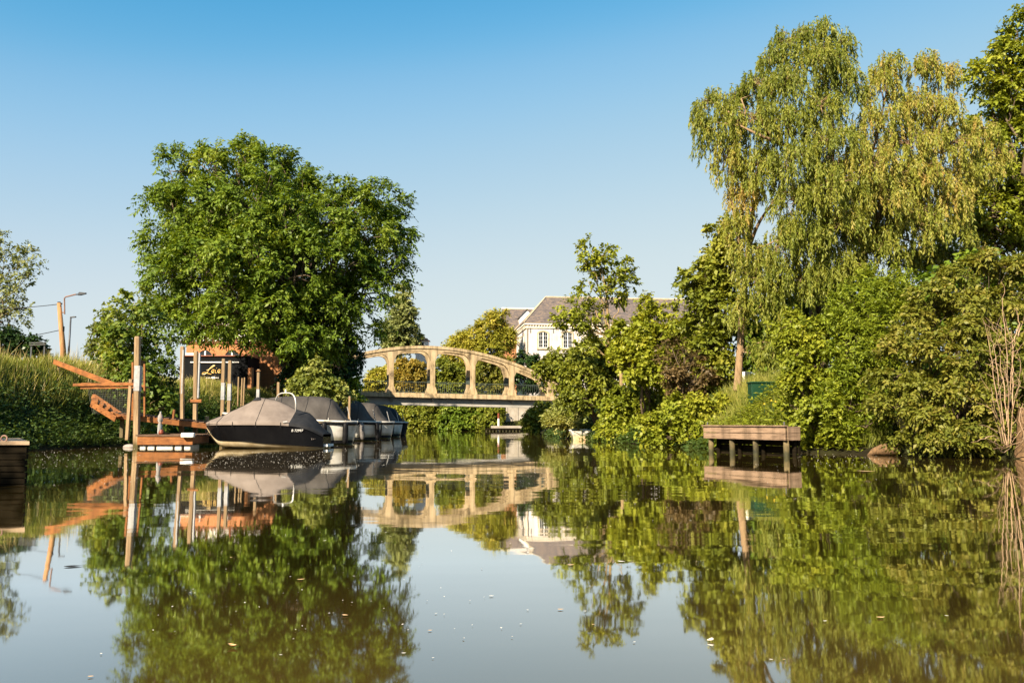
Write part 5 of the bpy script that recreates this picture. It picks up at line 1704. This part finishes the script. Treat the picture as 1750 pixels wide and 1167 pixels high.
plant('waterside_shrub', 'light green shrub with pale big leaves left of the timber jetty', 'shrub', 31.0, [
    (1150,715,32,28,0,0),(1180,735,34,20,-.5,0),(1195,700,28,26,-.1,.12),(1215,725,24,24,-.2,.05),(1140,745,30,12,-.6,-.05),(1225,690,20,22,.2,.1),(1165,690,24,20,.2,.05),(1120,730,22,22)],
    'bright', 56, tuft=0.55, cd=4.6, k=6, m=7, rc=0.36, L=0.11, W=0.08, shrub=True, trunk_r=0.04)
plant('dry_shrub', 'yellowed scrubby shrub at the water edge left of the dinghy', 'shrub', 47.0, [
    (955,712,24,18,0,.05),(980,700,24,18,0,0),(940,724,14,14,-.3,.1),(968,730,30,10,-.6,.3),(1000,712,20,18,0,0),(985,722,22,14,-.4,.15),(965,692,18,12,.3,.0)],
    'pale', 57, cd=3.0, k=7, m=8, rc=0.4, L=0.16, W=0.05, upbias=0.6, droop=0.1, shrub=True, trunk_r=0.03)
plant('dark_shrub', 'small dark bush on the bank right of the concrete landing', 'shrub', 66.0, [
    (905,722,16,14,0,.05),(918,712,16,14,0,.1),(915,728,16,10,-.4,0),(925,700,12,14,0,.1)], 'mid', 58, cd=3.6, k=6, m=7, rc=0.4, L=0.16, W=0.1, shrub=True, trunk_r=0.04)
plant('hazel_shrub', 'tall mixed green shrub left of the pale willow trunk', 'shrub', 35.0, [
    (1178,480,18,16,0,.08),(1205,470,24,22,0,.05),(1225,430,22,24,0,.1),(1230,475,26,28,0,.02),(1200,515,30,28,0,0),(1235,530,28,36,-.2,-.03),(1195,560,26,28,0,0),(1225,590,28,36,-.4,0),(1240,640,22,34,-.5,.03),(1215,640,22,26,-.5,0),(1235,400,18,22,0,.1),(1250,450,18,30,0,0)],
    'mid', 59, tuft=0.55, cd=2.8, k=6, m=7, rc=0.5, L=0.15, W=0.10, shrub=True, trunk_r=0.07)
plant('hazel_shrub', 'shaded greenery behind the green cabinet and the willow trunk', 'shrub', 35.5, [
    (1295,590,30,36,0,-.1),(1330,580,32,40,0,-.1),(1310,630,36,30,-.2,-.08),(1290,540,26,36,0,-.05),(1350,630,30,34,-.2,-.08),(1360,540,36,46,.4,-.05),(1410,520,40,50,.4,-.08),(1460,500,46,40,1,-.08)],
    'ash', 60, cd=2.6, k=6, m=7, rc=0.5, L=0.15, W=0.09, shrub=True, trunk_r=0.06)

plant('hazel_shrub', 'green shrub directly behind the withered brown shrub', 'shrub', 37.5, [
    (1175,640,44,44,0,-.05),(1200,600,36,36,0,0),(1160,680,40,30,0,-.05),(1210,660,34,36,0,-.05),(1150,615,34,34,0,0)],
    'mid', 65, cd=2.0, k=6, m=7, rc=0.45, L=0.15, W=0.10, shrub=True, trunk_r=0.05)
plant('laurel_thicket', 'dark thicket filling in behind the dogwood and the feathery shrub', 'shrub', 27.5, [
    (1480,600,60,60,0,-.1),(1560,560,60,56,0,-.1),(1640,540,60,56,0,-.1),(1720,560,60,70,0,-.1),(1560,660,70,60,0,-.1),(1660,660,70,60,0,-.1),(1600,500,50,36,0,-.05),(1540,505,44,36,0,-.05),(1680,480,50,40,0,-.05),(1740,640,50,60,0,-.1),(1450,680,50,50,0,-.1)],
    'ash', 66, cd=1.2, k=6, m=7, rc=0.5, L=0.17, W=0.11, shrub=True, trunk_r=0.06)

# ------------------------------------------------------------------ right bank, near
plant('linden_shrub', 'glossy bright green broad-leaved shrub right of the jetty', 'shrub', 25.5, [
    (1345,552,20,24,.5,.06),(1372,560,28,28,0,.06),(1405,572,34,32,-.2,.04),(1355,600,28,28,0,.05),(1392,618,36,30,-.4,.03),(1420,640,30,30,-.5,0),(1372,652,32,30,-.4,.02),(1400,685,36,26,-.8,-.02),(1365,695,20,20,0,0),(1425,700,26,30,-.6,-.05),(1392,728,34,14,-.9,-.05),(1440,738,34,14,-1.1,-.08)],
    'bright', 61, tuft=0.62, cd=5.2, k=6, m=9, rc=0.34, L=0.08, W=0.06, droop=0.35, shrub=True, trunk_r=0.05)
plant('feathery_shrub', 'lime green feathery shrub between the linden and the dogwood', 'shrub', 25.0, [
    (1500,490,32,24,.3,.1),(1465,510,36,28,0,.06),(1535,500,30,26,.3,.05),(1440,545,34,28,-.2,.02),(1490,550,42,34,-.4,.04),(1455,595,40,34,-.6,0),(1505,600,40,34,-.6,-.03),(1465,645,38,32,-.9,.0),(1500,665,34,30,-.9,-.05),(1450,695,36,28,-1,.04),(1480,725,36,22,-1.2,-.08),(1430,665,26,26,-.6,0),(1545,550,34,34)],
    'lime', 62, tuft=0.6, cd=4.4, k=7, m=10, rc=0.42, L=0.092, W=0.03, droop=0.15, upbias=0.35, shrub=True, trunk_r=0.05)
plant('dogwood_shrub', 'large dogwood with tiers of dull flower heads at the right water edge', 'shrub', 22.5, [
    (1655,470,40,26,.6,0),(1710,450,40,28,.6,0),(1760,470,44,36,.6,0),(1600,510,40,24,.3,0),(1655,520,46,26,0,.04),(1715,520,44,30,0,0),(1570,548,36,20,.1,.05),(1620,565,46,22,-.4,.06),(1680,572,46,24,-.4,.0),(1740,570,40,32,-.2,0),
    (1545,590,40,18,-.1,.06),(1600,612,46,20,-.8,.06),(1660,625,48,22,-.9,.03),(1720,640,40,30,-.6,0),(1530,640,42,20,-.3,.08),(1590,662,46,20,-1.1,.04),(1650,680,46,20,-1.2,.05),(1525,690,40,20,-.6,.05),(1575,712,46,18,-1.3,.06),(1640,735,46,18,-1.5,.05),(1700,725,36,26,-1.1,0),(1760,650,40,60,-.3,0),(1600,750,40,12,-1.5,0),(1660,755,40,10,-1.6,.05),(1550,745,30,12,-1,-.05)],
    'dogwood', 63, cd=5.4, k=7, m=9, rc=0.33, L=0.086, W=0.044, tvar=0.13, droop=0.6, upbias=-0.05, shrub=True, trunk_r=0.05, inner=0.55, under=0.85, depth=1.1, tier=0.9, tuft=0.5)
plant('ash_tree', 'tall dark-leaved tree cut by the right edge behind the willow', 'tree', 36.0, [
    (1738,50,22,28,0,.05),(1705,95,30,22,0,.04),(1740,110,30,30,0,0),(1680,130,28,20,0,.05),(1712,150,34,26,0,0),(1745,175,34,36,0,-.05),(1700,205,34,30,.3,-.03),(1730,250,36,36,0,-.05),(1695,300,38,34,.3,-.05),(1740,330,36,40,0,-.05),(1680,360,40,32,0,.02),(1655,390,30,26,0,.04),(1715,395,36,30,0,-.02),(1640,345,26,26,.3,0),
    (1790,90,44,60),(1800,200,50,60),(1800,310,50,60),(1790,400,50,50)],
    'bright', 64, cd=3.4, k=7, m=9, rc=0.6, L=0.15, W=0.08, droop=0.5, trunk_r=0.3, twigs=0.4, base_px=1780)

def willow():
    """Old willow: pale stems, sheaves of hanging shoots, partly browned."""
    d = 32.0
    rng = np.random.default_rng(70)
    g0 = at(1262, 650, d)
    root = thing('willow_tree', (g0.x, d, gz(g0.x, d)), 'tall old willow with hanging olive and browning shoots on the right bank', 'tree')
    spec = [(1195,225,24,34,-.2,.0),(1215,180,30,26,-.2,.0),(1240,215,34,34,-.6,.02),(1255,165,26,22,0,-.02),(1290,150,34,28,-.4,-.05),(1320,110,30,30,0,-.05),(1350,75,34,34,0,-.04),(1395,60,34,26,0,-.02),(1430,85,30,34,0,0),(1395,110,46,40,-.8,0),(1340,150,44,40,-1,-.05),
            (1435,150,40,44,-.6,-.02),(1285,210,44,40,-1.2,.02),(1345,215,46,36,-1.4,-.03),(1400,190,40,36,-1.4,-.03),(1245,275,30,44,-.4,.22),(1270,340,26,50,-.2,.42),(1295,290,40,44,-1,.08),(1350,285,50,44,-1.8,-.03),
            (1420,255,50,46,-1.9,.0),(1500,150,28,36,0,0.22),(1520,115,26,26,0,0.20),(1500,215,46,44,-1,0.20),(1560,185,36,40,0,0.25),(1575,110,26,22,0,0.24),(1605,130,30,30,0,0.25),(1605,195,38,36,-.4,0.28),(1550,250,46,40,-1.2,.22),(1620,255,44,36,-.6,.24),(1665,235,34,34,0,.22),(1690,270,30,34,0,.25),(1650,300,40,34,-.4,.22),
            (1480,290,56,44,-2,0.22),(1420,325,56,44,-2.2,.02),(1360,350,44,44,-1.8,.0),(1560,310,52,40,-1.4,0.24),(1610,350,46,40,-1,0.26),(1500,350,54,44,-2,0.22),(1560,390,56,40,-1.4,.1),(1620,400,40,30,-.8,.12),(1440,390,48,44,-1.8,.06),(1385,410,40,46,-1.6,-.02),(1340,420,34,50,-1.4,-.02),(1500,420,50,36,-1.4,.04),(1330,480,26,40,-1.2,-.05),(1365,480,34,40,-1.2,-.05),(1320,530,20,40,-1,-.05),(1300,450,20,40,-.4,.1),(1285,480,24,36,-.8,.08),(1262,440,20,36,-.6,.14),(1270,530,22,30,-.7,.05),(1258,385,22,36,-.5,.2),(1300,600,18,26,-.6,-.03),(1330,590,20,30,-.8,-.05),(1400,480,40,30,-1.4,0),(1600,440,44,26,.2,.1),(1645,430,34,28,.4,.1),(1560,445,40,26,-.2,.08),(1455,455,36,26,-1.6,.05),
            (1440,330,90,60,1.5,.0),(1550,330,80,60,1.6,.1),(1440,400,90,50,1.0,0)]
    blobs = px_blobs(d, spec, 1.25)
    Ps, Ds, Ns, Ts = [], [], [], []
    starts = []
    for bi, (c, r, tb) in enumerate(blobs):
        n = int(70*(r[0]*r[2]+r[0]*r[1]+r[1]*r[2])) + 14
        n = min(n, 340)
        dd = unit(rng.normal(size=(n, 3)) + np.array([0, -0.25, 0.35]))
        cd_ = unit(rng.normal(size=(max(3, n//14), 3)) + np.array([0, -0.2, 0.4]))
        dd = unit(dd + 0.7*cd_[np.argmax(dd@cd_.T, 1)])
        fr = 1-0.55*rng.random(n)**1.6
        st = c + dd*r*fr[:, None]*rng.uniform(0.85, 1.15, (n, 1))
        hd = unit(dd*np.array([1, 1, 0]) + rng.normal(size=(n, 3))*np.array([.6, .6, 0]))
        L_ = rng.uniform(0.18, 0.70, n)*min(1.0, 0.55+0.5*r[2])
        m = 19
        f = np.linspace(0.0, 1.0, m)
        out = 0.34*(1-np.exp(-3.2*f))
        down = -0.92*f**1.35 + 0.18*np.sin(np.pi*np.minimum(1, f*2.4))*(f < 0.42)
        sway = rng.normal(size=(n, 1, 3))*0.10
        pts = st[:, None] + L_[:, None, None]*(hd[:, None]*out[None, :, None] + np.array([0, 0, 1.0])*down[None, :, None] + sway*(f**2)[None, :, None])
        tan = np.gradient(pts, axis=1)
        tan = unit(tan)
        side = unit(rng.normal(size=pts.shape))
        D = tan*0.8 + side*0.65 + np.array([0, 0, -0.25])
        N = unit(rng.normal(size=pts.shape)+np.array([0, -0.2, 0.4]))
        t = np.clip(0.20 + tb + rng.normal(size=(n, 1))*0.13 + rng.normal(size=(n, m))*0.07, 0, 1)
        Ps.append(pts.reshape(-1, 3)); Ds.append(D.reshape(-1, 3)); Ns.append(N.reshape(-1, 3)); Ts.append(t.ravel())
        starts.append((st, bi))
    P = np.concatenate(Ps); D = np.concatenate(Ds); N = np.concatenate(Ns); T = np.concatenate(Ts)
    sc = rng.uniform(0.75, 1.25, len(P))
    leaf_object('crown', (P, D, N, 0.135*sc, 0.042*sc, T), LM['willow'], root)
    # stems
    def stem(name, path, r0, r1, mat='bark_pale'):
        pts = [np.array(at(*p)) for p in path]
        cat_ = catmull(pts, len(pts)*4)
        n = len(cat_)
        m_ = MB(); m_.tube(cat_, [r0+(r1-r0)*(i/(n-1))**0.8 for i in range(n)], 10)
        return m_.build(name, M[mat], root, smooth=True), cat_
    _, a = stem('trunk', [(1260,668,d),(1262,640,d),(1267,560,d),(1272,490,d),(1280,410,d),(1290,340,d),(1300,270,d+.3)], 0.175, 0.05)
    _, b = stem('trunk', [(1408,680,d+1),(1400,600,d+.8),(1394,520,d+.5),(1402,450,d),(1412,380,d-.2),(1418,300,d),(1422,220,d),(1410,140,d+.2)], 0.34, 0.07, 'bark')
    _, c = stem('limb', [(1398,580,d+.7),(1430,510,d-.3),(1455,455,d-.9),(1480,425,d-1.1),(1500,375,d-1.0),(1540,310,d-.6),(1590,250,d-.2),(1640,210,d)], 0.27, 0.05, 'bark')
    _, e = stem('limb', [(1418,300,d),(1375,262,d-.8),(1335,246,d-1.6),(1300,232,d-1.9),(1265,215,d-1.5)], 0.12, 0.03)
    _, e2 = stem('limb', [(1335,246,d-1.6),(1312,225,d-1.9),(1300,205,d-1.9)], 0.06, 0.02)
    _, h = stem('limb', [(1278,430,d),(1295,385,d-.4),(1318,350,d-.7),(1340,320,d-.9)], 0.08, 0.03)
    _, h2 = stem('limb', [(1275,470,d),(1262,410,d-.2),(1252,350,d-.2),(1250,290,d-.2)], 0.09, 0.03)
    _, k2 = stem('limb', [(1412,400,d),(1450,330,d-.9),(1490,260,d-.9),(1510,180,d-.3)], 0.13, 0.03, 'bark')
    _, k3 = stem('limb', [(1590,260,d-.3),(1600,200,d),(1605,140,d)], 0.07, 0.02, 'bark')
    lines = np.concatenate([np.array(x) for x in (a, b, c, e, h, h2, k2, k3)])
    w = MB()
    for st, bi in starts:
        ctr = st.mean(0)
        dq = np.linalg.norm(lines-ctr, axis=1) + 2.0*np.clip(lines[:, 2]-ctr[2], 0, None)
        o_ = lines[int(np.argmin(dq))]
        w.tube(wander(o_, ctr, rng, 4, 0.07, 0.05), [0.045, 0.036, 0.028, 0.02, 0.014], 6, cap=False)
        for s in st[rng.random(len(st)) < 0.22]:
            w.tube(wander(ctr, s, rng, 3, 0.08, 0.08), [0.014, 0.011, 0.008, 0.005], 4, cap=False)
    w.build('branches', M['bark_pale'], root, smooth=True)
willow()

# ------------------------------------------------------------------ dead twiggy shrub at the right edge
def dead_shrub():
    d = 20.3
    rng = np.random.default_rng(81)
    b = at(1722, 770, d)
    root = thing('bare_shrub', (b.x, d, max(gz(b.x, d), 0)), 'bare pale twiggy shrub rising at the right edge of the water', 'shrub')
    stems = [
        [(1722,765,0),(1724,690,0),(1721,620,-.1),(1717,560,-.1),(1713,520,-.1),(1717,495,-.1),(1712,483,-.1)],
        [(1716,765,0),(1708,700,-.2),(1700,660,-.3),(1694,610,-.3),(1688,575,-.3),(1680,545,-.3)],
        [(1720,765,0),(1712,700,0),(1706,650,-.2),(1700,600,-.2),(1692,570,-.2)],
        [(1726,765,0),(1732,690,.1),(1740,660,.1),(1744,620,.1),(1738,600,.1)],
        [(1722,730,0),(1728,650,.2),(1732,600,.2),(1736,570,.2),(1742,550,.2)],
        [(1720,720,0),(1716,660,.1),(1711,630,.1),(1709,590,.1)],
        [(1718,740,0),(1700,700,-.4),(1694,660,-.5)],
        [(1740,575,.1),(1742,555,.1),(1738,535,.1),(1734,528,.1)], [(1742,555,.1),(1735,575,0),(1725,588,0),(1700,588,-.2),(1690,575,-.3),(1688,560,-.3)],
        [(1726,760,0),(1745,735,-.3),(1765,720,-.3)], [(1722,765,0),(1700,745,-.7),(1680,750,-.9),(1660,756,-1)], [(1718,768,0),(1690,752,-.6),(1684,748,-.7)],
        [(1724,768,0),(1712,772,-.6),(1700,755,-.9),(1706,748,-.9)], [(1735,768,0),(1750,745,-.4),(1742,720,-.3),(1748,690,-.2)], [(1715,768,0),(1735,758,-.5),(1755,752,-.5)],
        [(1730,700,.1),(1731,640,.2),(1729,580,.2),(1728,565,.2)], [(1705,740,-.4),(1690,730,-.6),(1672,725,-.8)]]
    for s in stems:
        pts = catmull([np.array(at(x, y, d+dd)) for x, y, dd in s], len(s)*4)
        n = len(pts)
        r0 = rng.uniform(0.010, 0.017)
        MB().tube([p+rng.normal(size=3)*0.008 for p in pts], [r0*(1-0.75*i/(n-1)) for i in range(n)], 6).build('branch', M['dead_twig'], root, smooth=True)
    w = MB()
    for i in range(90):
        x, y = rng.uniform(1690, 1760), rng.uniform(560, 770)
        a = at(x, y, d+rng.uniform(-.5, .4)); v = Vector((rng.normal()*0.22, rng.normal()*0.2, abs(rng.normal())*0.4))
        w.tube([a, a+v*0.5+Vector((rng.normal()*.03, 0, .02)), a+v], [0.005, 0.004, 0.002], 4, cap=False)
    w.build('twigs', M['dead_twig'], root)
    c = at(1755, 720, 20.6)
    t = thing('cut_stump', (c.x, 20.6, max(gz(c.x, 20.6), 0)), 'reddish cut tree stump at the right edge among bare twigs', 'stump')
    rr = []
    for z, r_ in ((-0.1, 0.34), (0.3, 0.24), (0.8, 0.2), (1.1, 0.18), (1.22, 0.14)):
        rr.append([(c.x+r_*math.cos(a)*(1+0.1*math.sin(3*a+z)), 20.6+r_*math.sin(a), z) for a in np.linspace(0, 2*math.pi, 14, endpoint=False)])
    m_ = MB(); m_.grid(rr, close=True); m_.add(rr[-1], [tuple(range(14))]); m_.build('wood', M['log'], t, smooth=True)
dead_shrub()

# ------------------------------------------------------------------ shade trees on the left bank outside the picture
for i_, (x_, y_) in enumerate(((-16.2, 2.8),)):
    z_ = gz(x_, y_)
    rr_ = np.random.default_rng(500+i_)
    bl_ = [(np.array([x_+rr_.normal()*1.4, y_+rr_.normal()*1.4, z_+4.9+rr_.normal()*1.3]), np.array([2.1, 2.1, 1.8]), 0.0) for _ in range(8)]
    plant('bank_tree', 'leafy tree on the left bank near the dark quay, outside the left edge', 'tree', y_, [], 'ash', 90+i_, cd=1.0, k=6, m=8, rc=0.8, L=0.24, W=0.13, trunk_r=0.22, extra_blobs=bl_, twigs=0.1)

# ------------------------------------------------------------------ grasses and herbs (uncountable)
def scatter(name, label, pts_fn, n, hmin, hmax, wid, mat, seed, lean=0.35, tb=0.0, cat='grass', heads=0.0):
    rng = np.random.default_rng(seed)
    x, y, s = pts_fn(rng, n)
    z = gzv(x, y) - 0.03
    n = len(x)
    patch = np.sin(x*1.7+seed)*np.cos(y*1.3) + np.sin(x*0.6+y*0.5)
    h = rng.uniform(hmin, hmax, n)*(0.8+0.2*patch)*s
    P = np.stack([x, y, z], -1)
    D = np.stack([rng.normal(size=n)*lean, rng.normal(size=n)*lean, np.ones(n)], -1)
    N = rng.normal(size=(n, 3))*np.array([1, 1, 0.2])
    tint = np.clip(0.45+tb+0.12*patch+rng.normal(size=n)*0.15, 0, 1)
    o = leaf_object(name, (P, D, N, h, np.full(n, wid)*rng.uniform(.7, 1.4, n), tint), LM[mat], None)
    tag(o, label, cat, kind='stuff')

def band(smin, smax, xr, yr):
    def fn(rng, n):
        x = rng.uniform(*xr, n*4); y = rng.uniform(*yr, n*4)
        s = river_sd(x, y)
        k = (s > smin) & (s < smax)
        x, y = x[k][:n], y[k][:n]
        return x, y, 1.0-0.45*sst(38, 46, y)*(x < -5)
    return fn
scatter('bank_grass', 'tall yellow-green grass along the top of the left bank', band(1.7, 9.0, (-30, -12), (20, 62)), 62000, 0.55, 1.15, 0.024, 'grass', 101, 0.26, 0.14)
scatter('seed_stalks', 'dry tan seed stalks standing above the left bank grass', band(1.8, 8.0, (-30, -12), (20, 62)), 2600, 1.0, 1.75, 0.02, 'dry', 106, 0.3, 0.2)
scatter('bank_slope_grass', 'rank green grass on the slope of the left bank', band(0.1, 3.2, (-20, -12), (20, 62)), 26000, 0.35, 0.8, 0.026, 'herb', 102, 0.5)
scatter('jetty_grass', 'fresh tall grass and stalks behind the timber jetty', band(0.3, 7.0, (5.5, 10.5), (23.5, 33)), 17000, 0.45, 1.15, 0.018, 'grass', 103, 0.25, -0.02)
scatter('far_bank_grass', 'short sunlit grass on the far bank under the bridge', band(0.2, 14.0, (-6, 10), (80, 104)), 15000, 0.12, 0.3, 0.03, 'lime', 104, 0.4, 0.05)
scatter('right_bank_grass', 'grass on the right bank below the shrubs', band(0.9, 6.0, (2, 16), (18, 80)), 8000, 0.25, 0.6, 0.022, 'grass', 105, 0.4, -0.1)

def herbs(name, label, xr, yr, smin, smax, n, mat, seed, hmax, L, W):
    rng = np.random.default_rng(seed)
    x, y, _ = band(smin, smax, xr, yr)(rng, n)
    z = gzv(x, y)
    cl = np.stack([x, y, z], -1)
    n = len(cl); k = 26
    h = rng.uniform(0.25, hmax, (n, 1))
    f = rng.random((n, k))
    P = cl[:, None] + np.stack([rng.normal(size=(n, k))*0.16, rng.normal(size=(n, k))*0.16, h*f], -1)
    D = rng.normal(size=P.shape)*np.array([1, 1, 0.3]) + np.array([0, 0, -0.1])
    N = np.array([0, 0, 0.9]) + rng.normal(size=P.shape)*0.45
    t = np.clip(0.4 + rng.normal(size=(n, 1))*0.12 + rng.normal(size=(n, k))*0.1 + 0.12*(f-0.5), 0, 1)
    o = leaf_object(name, (P.reshape(-1, 3), D.reshape(-1, 3), N.reshape(-1, 3), L*rng.uniform(.7, 1.3, n*k), W*rng.uniform(.7, 1.3, n*k), t.ravel()), LM[mat], None)
    tag(o, label, 'undergrowth', kind='stuff')
herbs('bank_nettles', 'dark tangled undergrowth hanging over the left water edge', (-18, -12), (20, 62), 0.0, 2.3, 1500, 'herb', 111, 0.8, 0.13, 0.06)
herbs('right_undergrowth', 'leafy undergrowth along the right water edge', (2, 16), (18.5, 62), 0.7, 3.5, 800, 'herb', 112, 0.6, 0.12, 0.07)
herbs('right_edge_growth', 'dark leaves trailing into the water along the right bank', (2, 9), (28, 62), -0.25, 0.9, 800, 'herb', 114, 0.42, 0.15, 0.09)
herbs('jetty_flowerbed', 'low leafy plants right behind the timber jetty deck', (6.4, 9.8), (23.8, 28.8), 0.1, 3.6, 620, 'bright', 113, 0.95, 0.15, 0.045)

for i_, (px_, py_, d_) in enumerate(((1306,690,27.0),(1318,684,27.2),(1325,686,27.2),(1336,700,26.2),(1322,692,27.0))):
    c_ = at(px_, py_, d_)
    t_ = thing('yellow_flower', (c_.x, d_, gz(c_.x, d_)), 'yellow flower head on a tall stalk behind the jetty', 'flower', 'yellow flowers behind the jetty')
    MB().tube([(c_.x, d_, gz(c_.x, d_)-0.05), (c_.x, d_, c_.z)], 0.008, 5).build('stalk', M['green_metal'], t_)
    m_ = MB()
    for k_ in range(9):
        a_ = 2*math.pi*k_/9
        e_ = Vector((math.cos(a_), -0.3, math.sin(a_)))
        s_ = Vector((-math.sin(a_), 0, math.cos(a_)))
        m_.add([c_, c_+e_*0.016+s_*0.008, c_+e_*0.034, c_+e_*0.016-s_*0.008], [(0,1,2,3)])
    m_.build('petals', M['gold_petal'] if 'gold_petal' in M else M.setdefault('gold_petal', surf('yellow_petal', (0.6, 0.42, 0.03), (0.75, 0.55, 0.05), 5, 0.6, bump=0)), t_)

# ------------------------------------------------------------------ things floating on the water
M['leaf_tan'] = surf('tan_fallen_leaf', (0.50, 0.30, 0.12), (0.70, 0.50, 0.28), 20, 0.7, bump=0.1)
M['leaf_pale'] = surf('pale_fallen_leaf', (0.60, 0.56, 0.48), (0.78, 0.74, 0.66), 20, 0.7, bump=0.1)
def water_pt(px, py):
    a = math.atan((py-CY)/F) - PITCH
    d = EYE/math.tan(a)
    p = at(px, py, d)
    return Vector((p.x, d, 0.004))
def floating_leaf(px, py, lpx, mat, label, group, seed, name='floating_leaf', cat='leaf', curl=0.3):
    rng = np.random.default_rng(seed)
    p = water_pt(px, py)
    L_ = lpx*p.y/F/math.cos(PITCH)*1.0
    m_ = MB()
    n = 7
    rows = []
    for i in range(n):
        f = i/(n-1)
        w = max(0.04, math.sin(math.pi*f**0.8))*0.28*L_
        x = (f-0.5)*L_
        z = curl*L_*(abs(f-0.5)**2)*0.8
        rows.append([(x, -w, z+curl*w*0.5), (x, 0, z), (x, w*0.9, z+curl*w*0.4)])
    m_.grid(rows)
    o = m_.build(name, M[mat], None, smooth=True, local=True)
    o.location = p; o.rotation_euler = (0, 0, rng.uniform(-0.7, 0.7))
    tag(o, label, cat, group)
    return o
small = [(735,1078,8),(660,910,5),(745,1049,5),(590,1052,12),(480,1120,6),(605,985,5),(395,953,6),(690,1117,8),(1000,1045,6),(1014,1068,6),(840,1019,9),(902,1043,5),(958,1042,11),(890,1067,5),(1084,1098,6),(700,985,4),(555,924,6),(740,1125,5),(575,875,5),(1062,960,14),(1410,1062,8),(1340,1128,6),(1318,1128,7),(1618,1053,7),(1480,806,30),(250,788,8),(173,1118,6),(155,1157,10),(1180,890,5)]
for i_, (x_, y_, l_) in enumerate(small):
    floating_leaf(x_, y_, l_, 'leaf_pale' if i_ % 3 else 'leaf_tan', 'small pale leaf or petal floating on the open water', 'small pale leaves on the water', 300+i_, curl=0.25)
floating_leaf(514, 991, 14, 'leaf_tan', 'tan leaf floating below the boats in the dark tree reflection', None, 350)
floating_leaf(1505, 1056, 16, 'leaf_tan', 'orange-tan leaf floating at the lower right', None, 351)
floating_leaf(398, 1106, 20, 'leaf_tan', 'twisted orange leaf floating at the lower left', None, 352, curl=1.2)
floating_leaf(975, 966, 14, 'leaf_tan', 'thin tan leaf floating below the manor reflection', None, 353)
floating_leaf(125, 968, 30, 'wood_dark', 'dark thin twig floating left on the sky reflection', None, 354, name='floating_twig', cat='twig', curl=0.05)
wp = water_pt(1214, 1096)
m_ = MB()
s_ = 26*wp.y/F
m_.add([(-.5*s_,-.2*s_,0),(.4*s_,-.25*s_,0),(.5*s_,.25*s_,0),(-.4*s_,.2*s_,0),(-.1*s_,-.05*s_,.30*s_),(.25*s_,.02*s_,.42*s_),(.2*s_,.15*s_,.32*s_)],
       [(3,2,1,0),(0,1,5,4),(1,2,6,5),(2,3,4,6),(3,0,4),(4,5,6)])
o_ = m_.build('floating_litter', M['leaf_pale'], None, local=True, smooth=True); o_.location = wp; o_.scale = (0.8, 0.8, 0.6)
sb_ = o_.modifiers.new('soft', 'SUBSURF'); sb_.levels = sb_.render_levels = 2
tag(o_, 'crumpled white scrap floating at the lower right edge of the sky reflection', 'litter')
# specks of seed fluff near the banks
def specks():
    rng = np.random.default_rng(400)
    pts = []
    for (x0, x1, y0, y1, n) in ((60, 240, 762, 830, 420), (330, 560, 772, 800, 500), (560, 700, 752, 800, 160), (1360, 1560, 776, 800, 160), (700, 1000, 760, 860, 160), (900, 1500, 790, 900, 220), (250, 900, 850, 1100, 160)):
        for _ in range(n):
            pts.append(water_pt(rng.uniform(x0, x1), y0+(y1-y0)*rng.random()**1.4))
    P = np.array([tuple(p) for p in pts]); n = len(P)
    a = rng.uniform(0, 6.28, n)
    D = np.stack([np.cos(a), np.sin(a), np.zeros(n)], -1)
    L_ = np.clip(P[:, 1]*0.0011, 0.008, 0.03)*rng.uniform(0.6, 1.7, n)
    o = leaf_object('floating_specks', (P+np.array([0, 0, .002]), D, np.tile([0, 0, 1.0], (n, 1)), L_, L_*0.7, rng.random(n)), M['leaf_pale'], None)
    tag(o, 'scattered pale specks of fluff drifting on the water', 'fluff', kind='stuff')
specks()
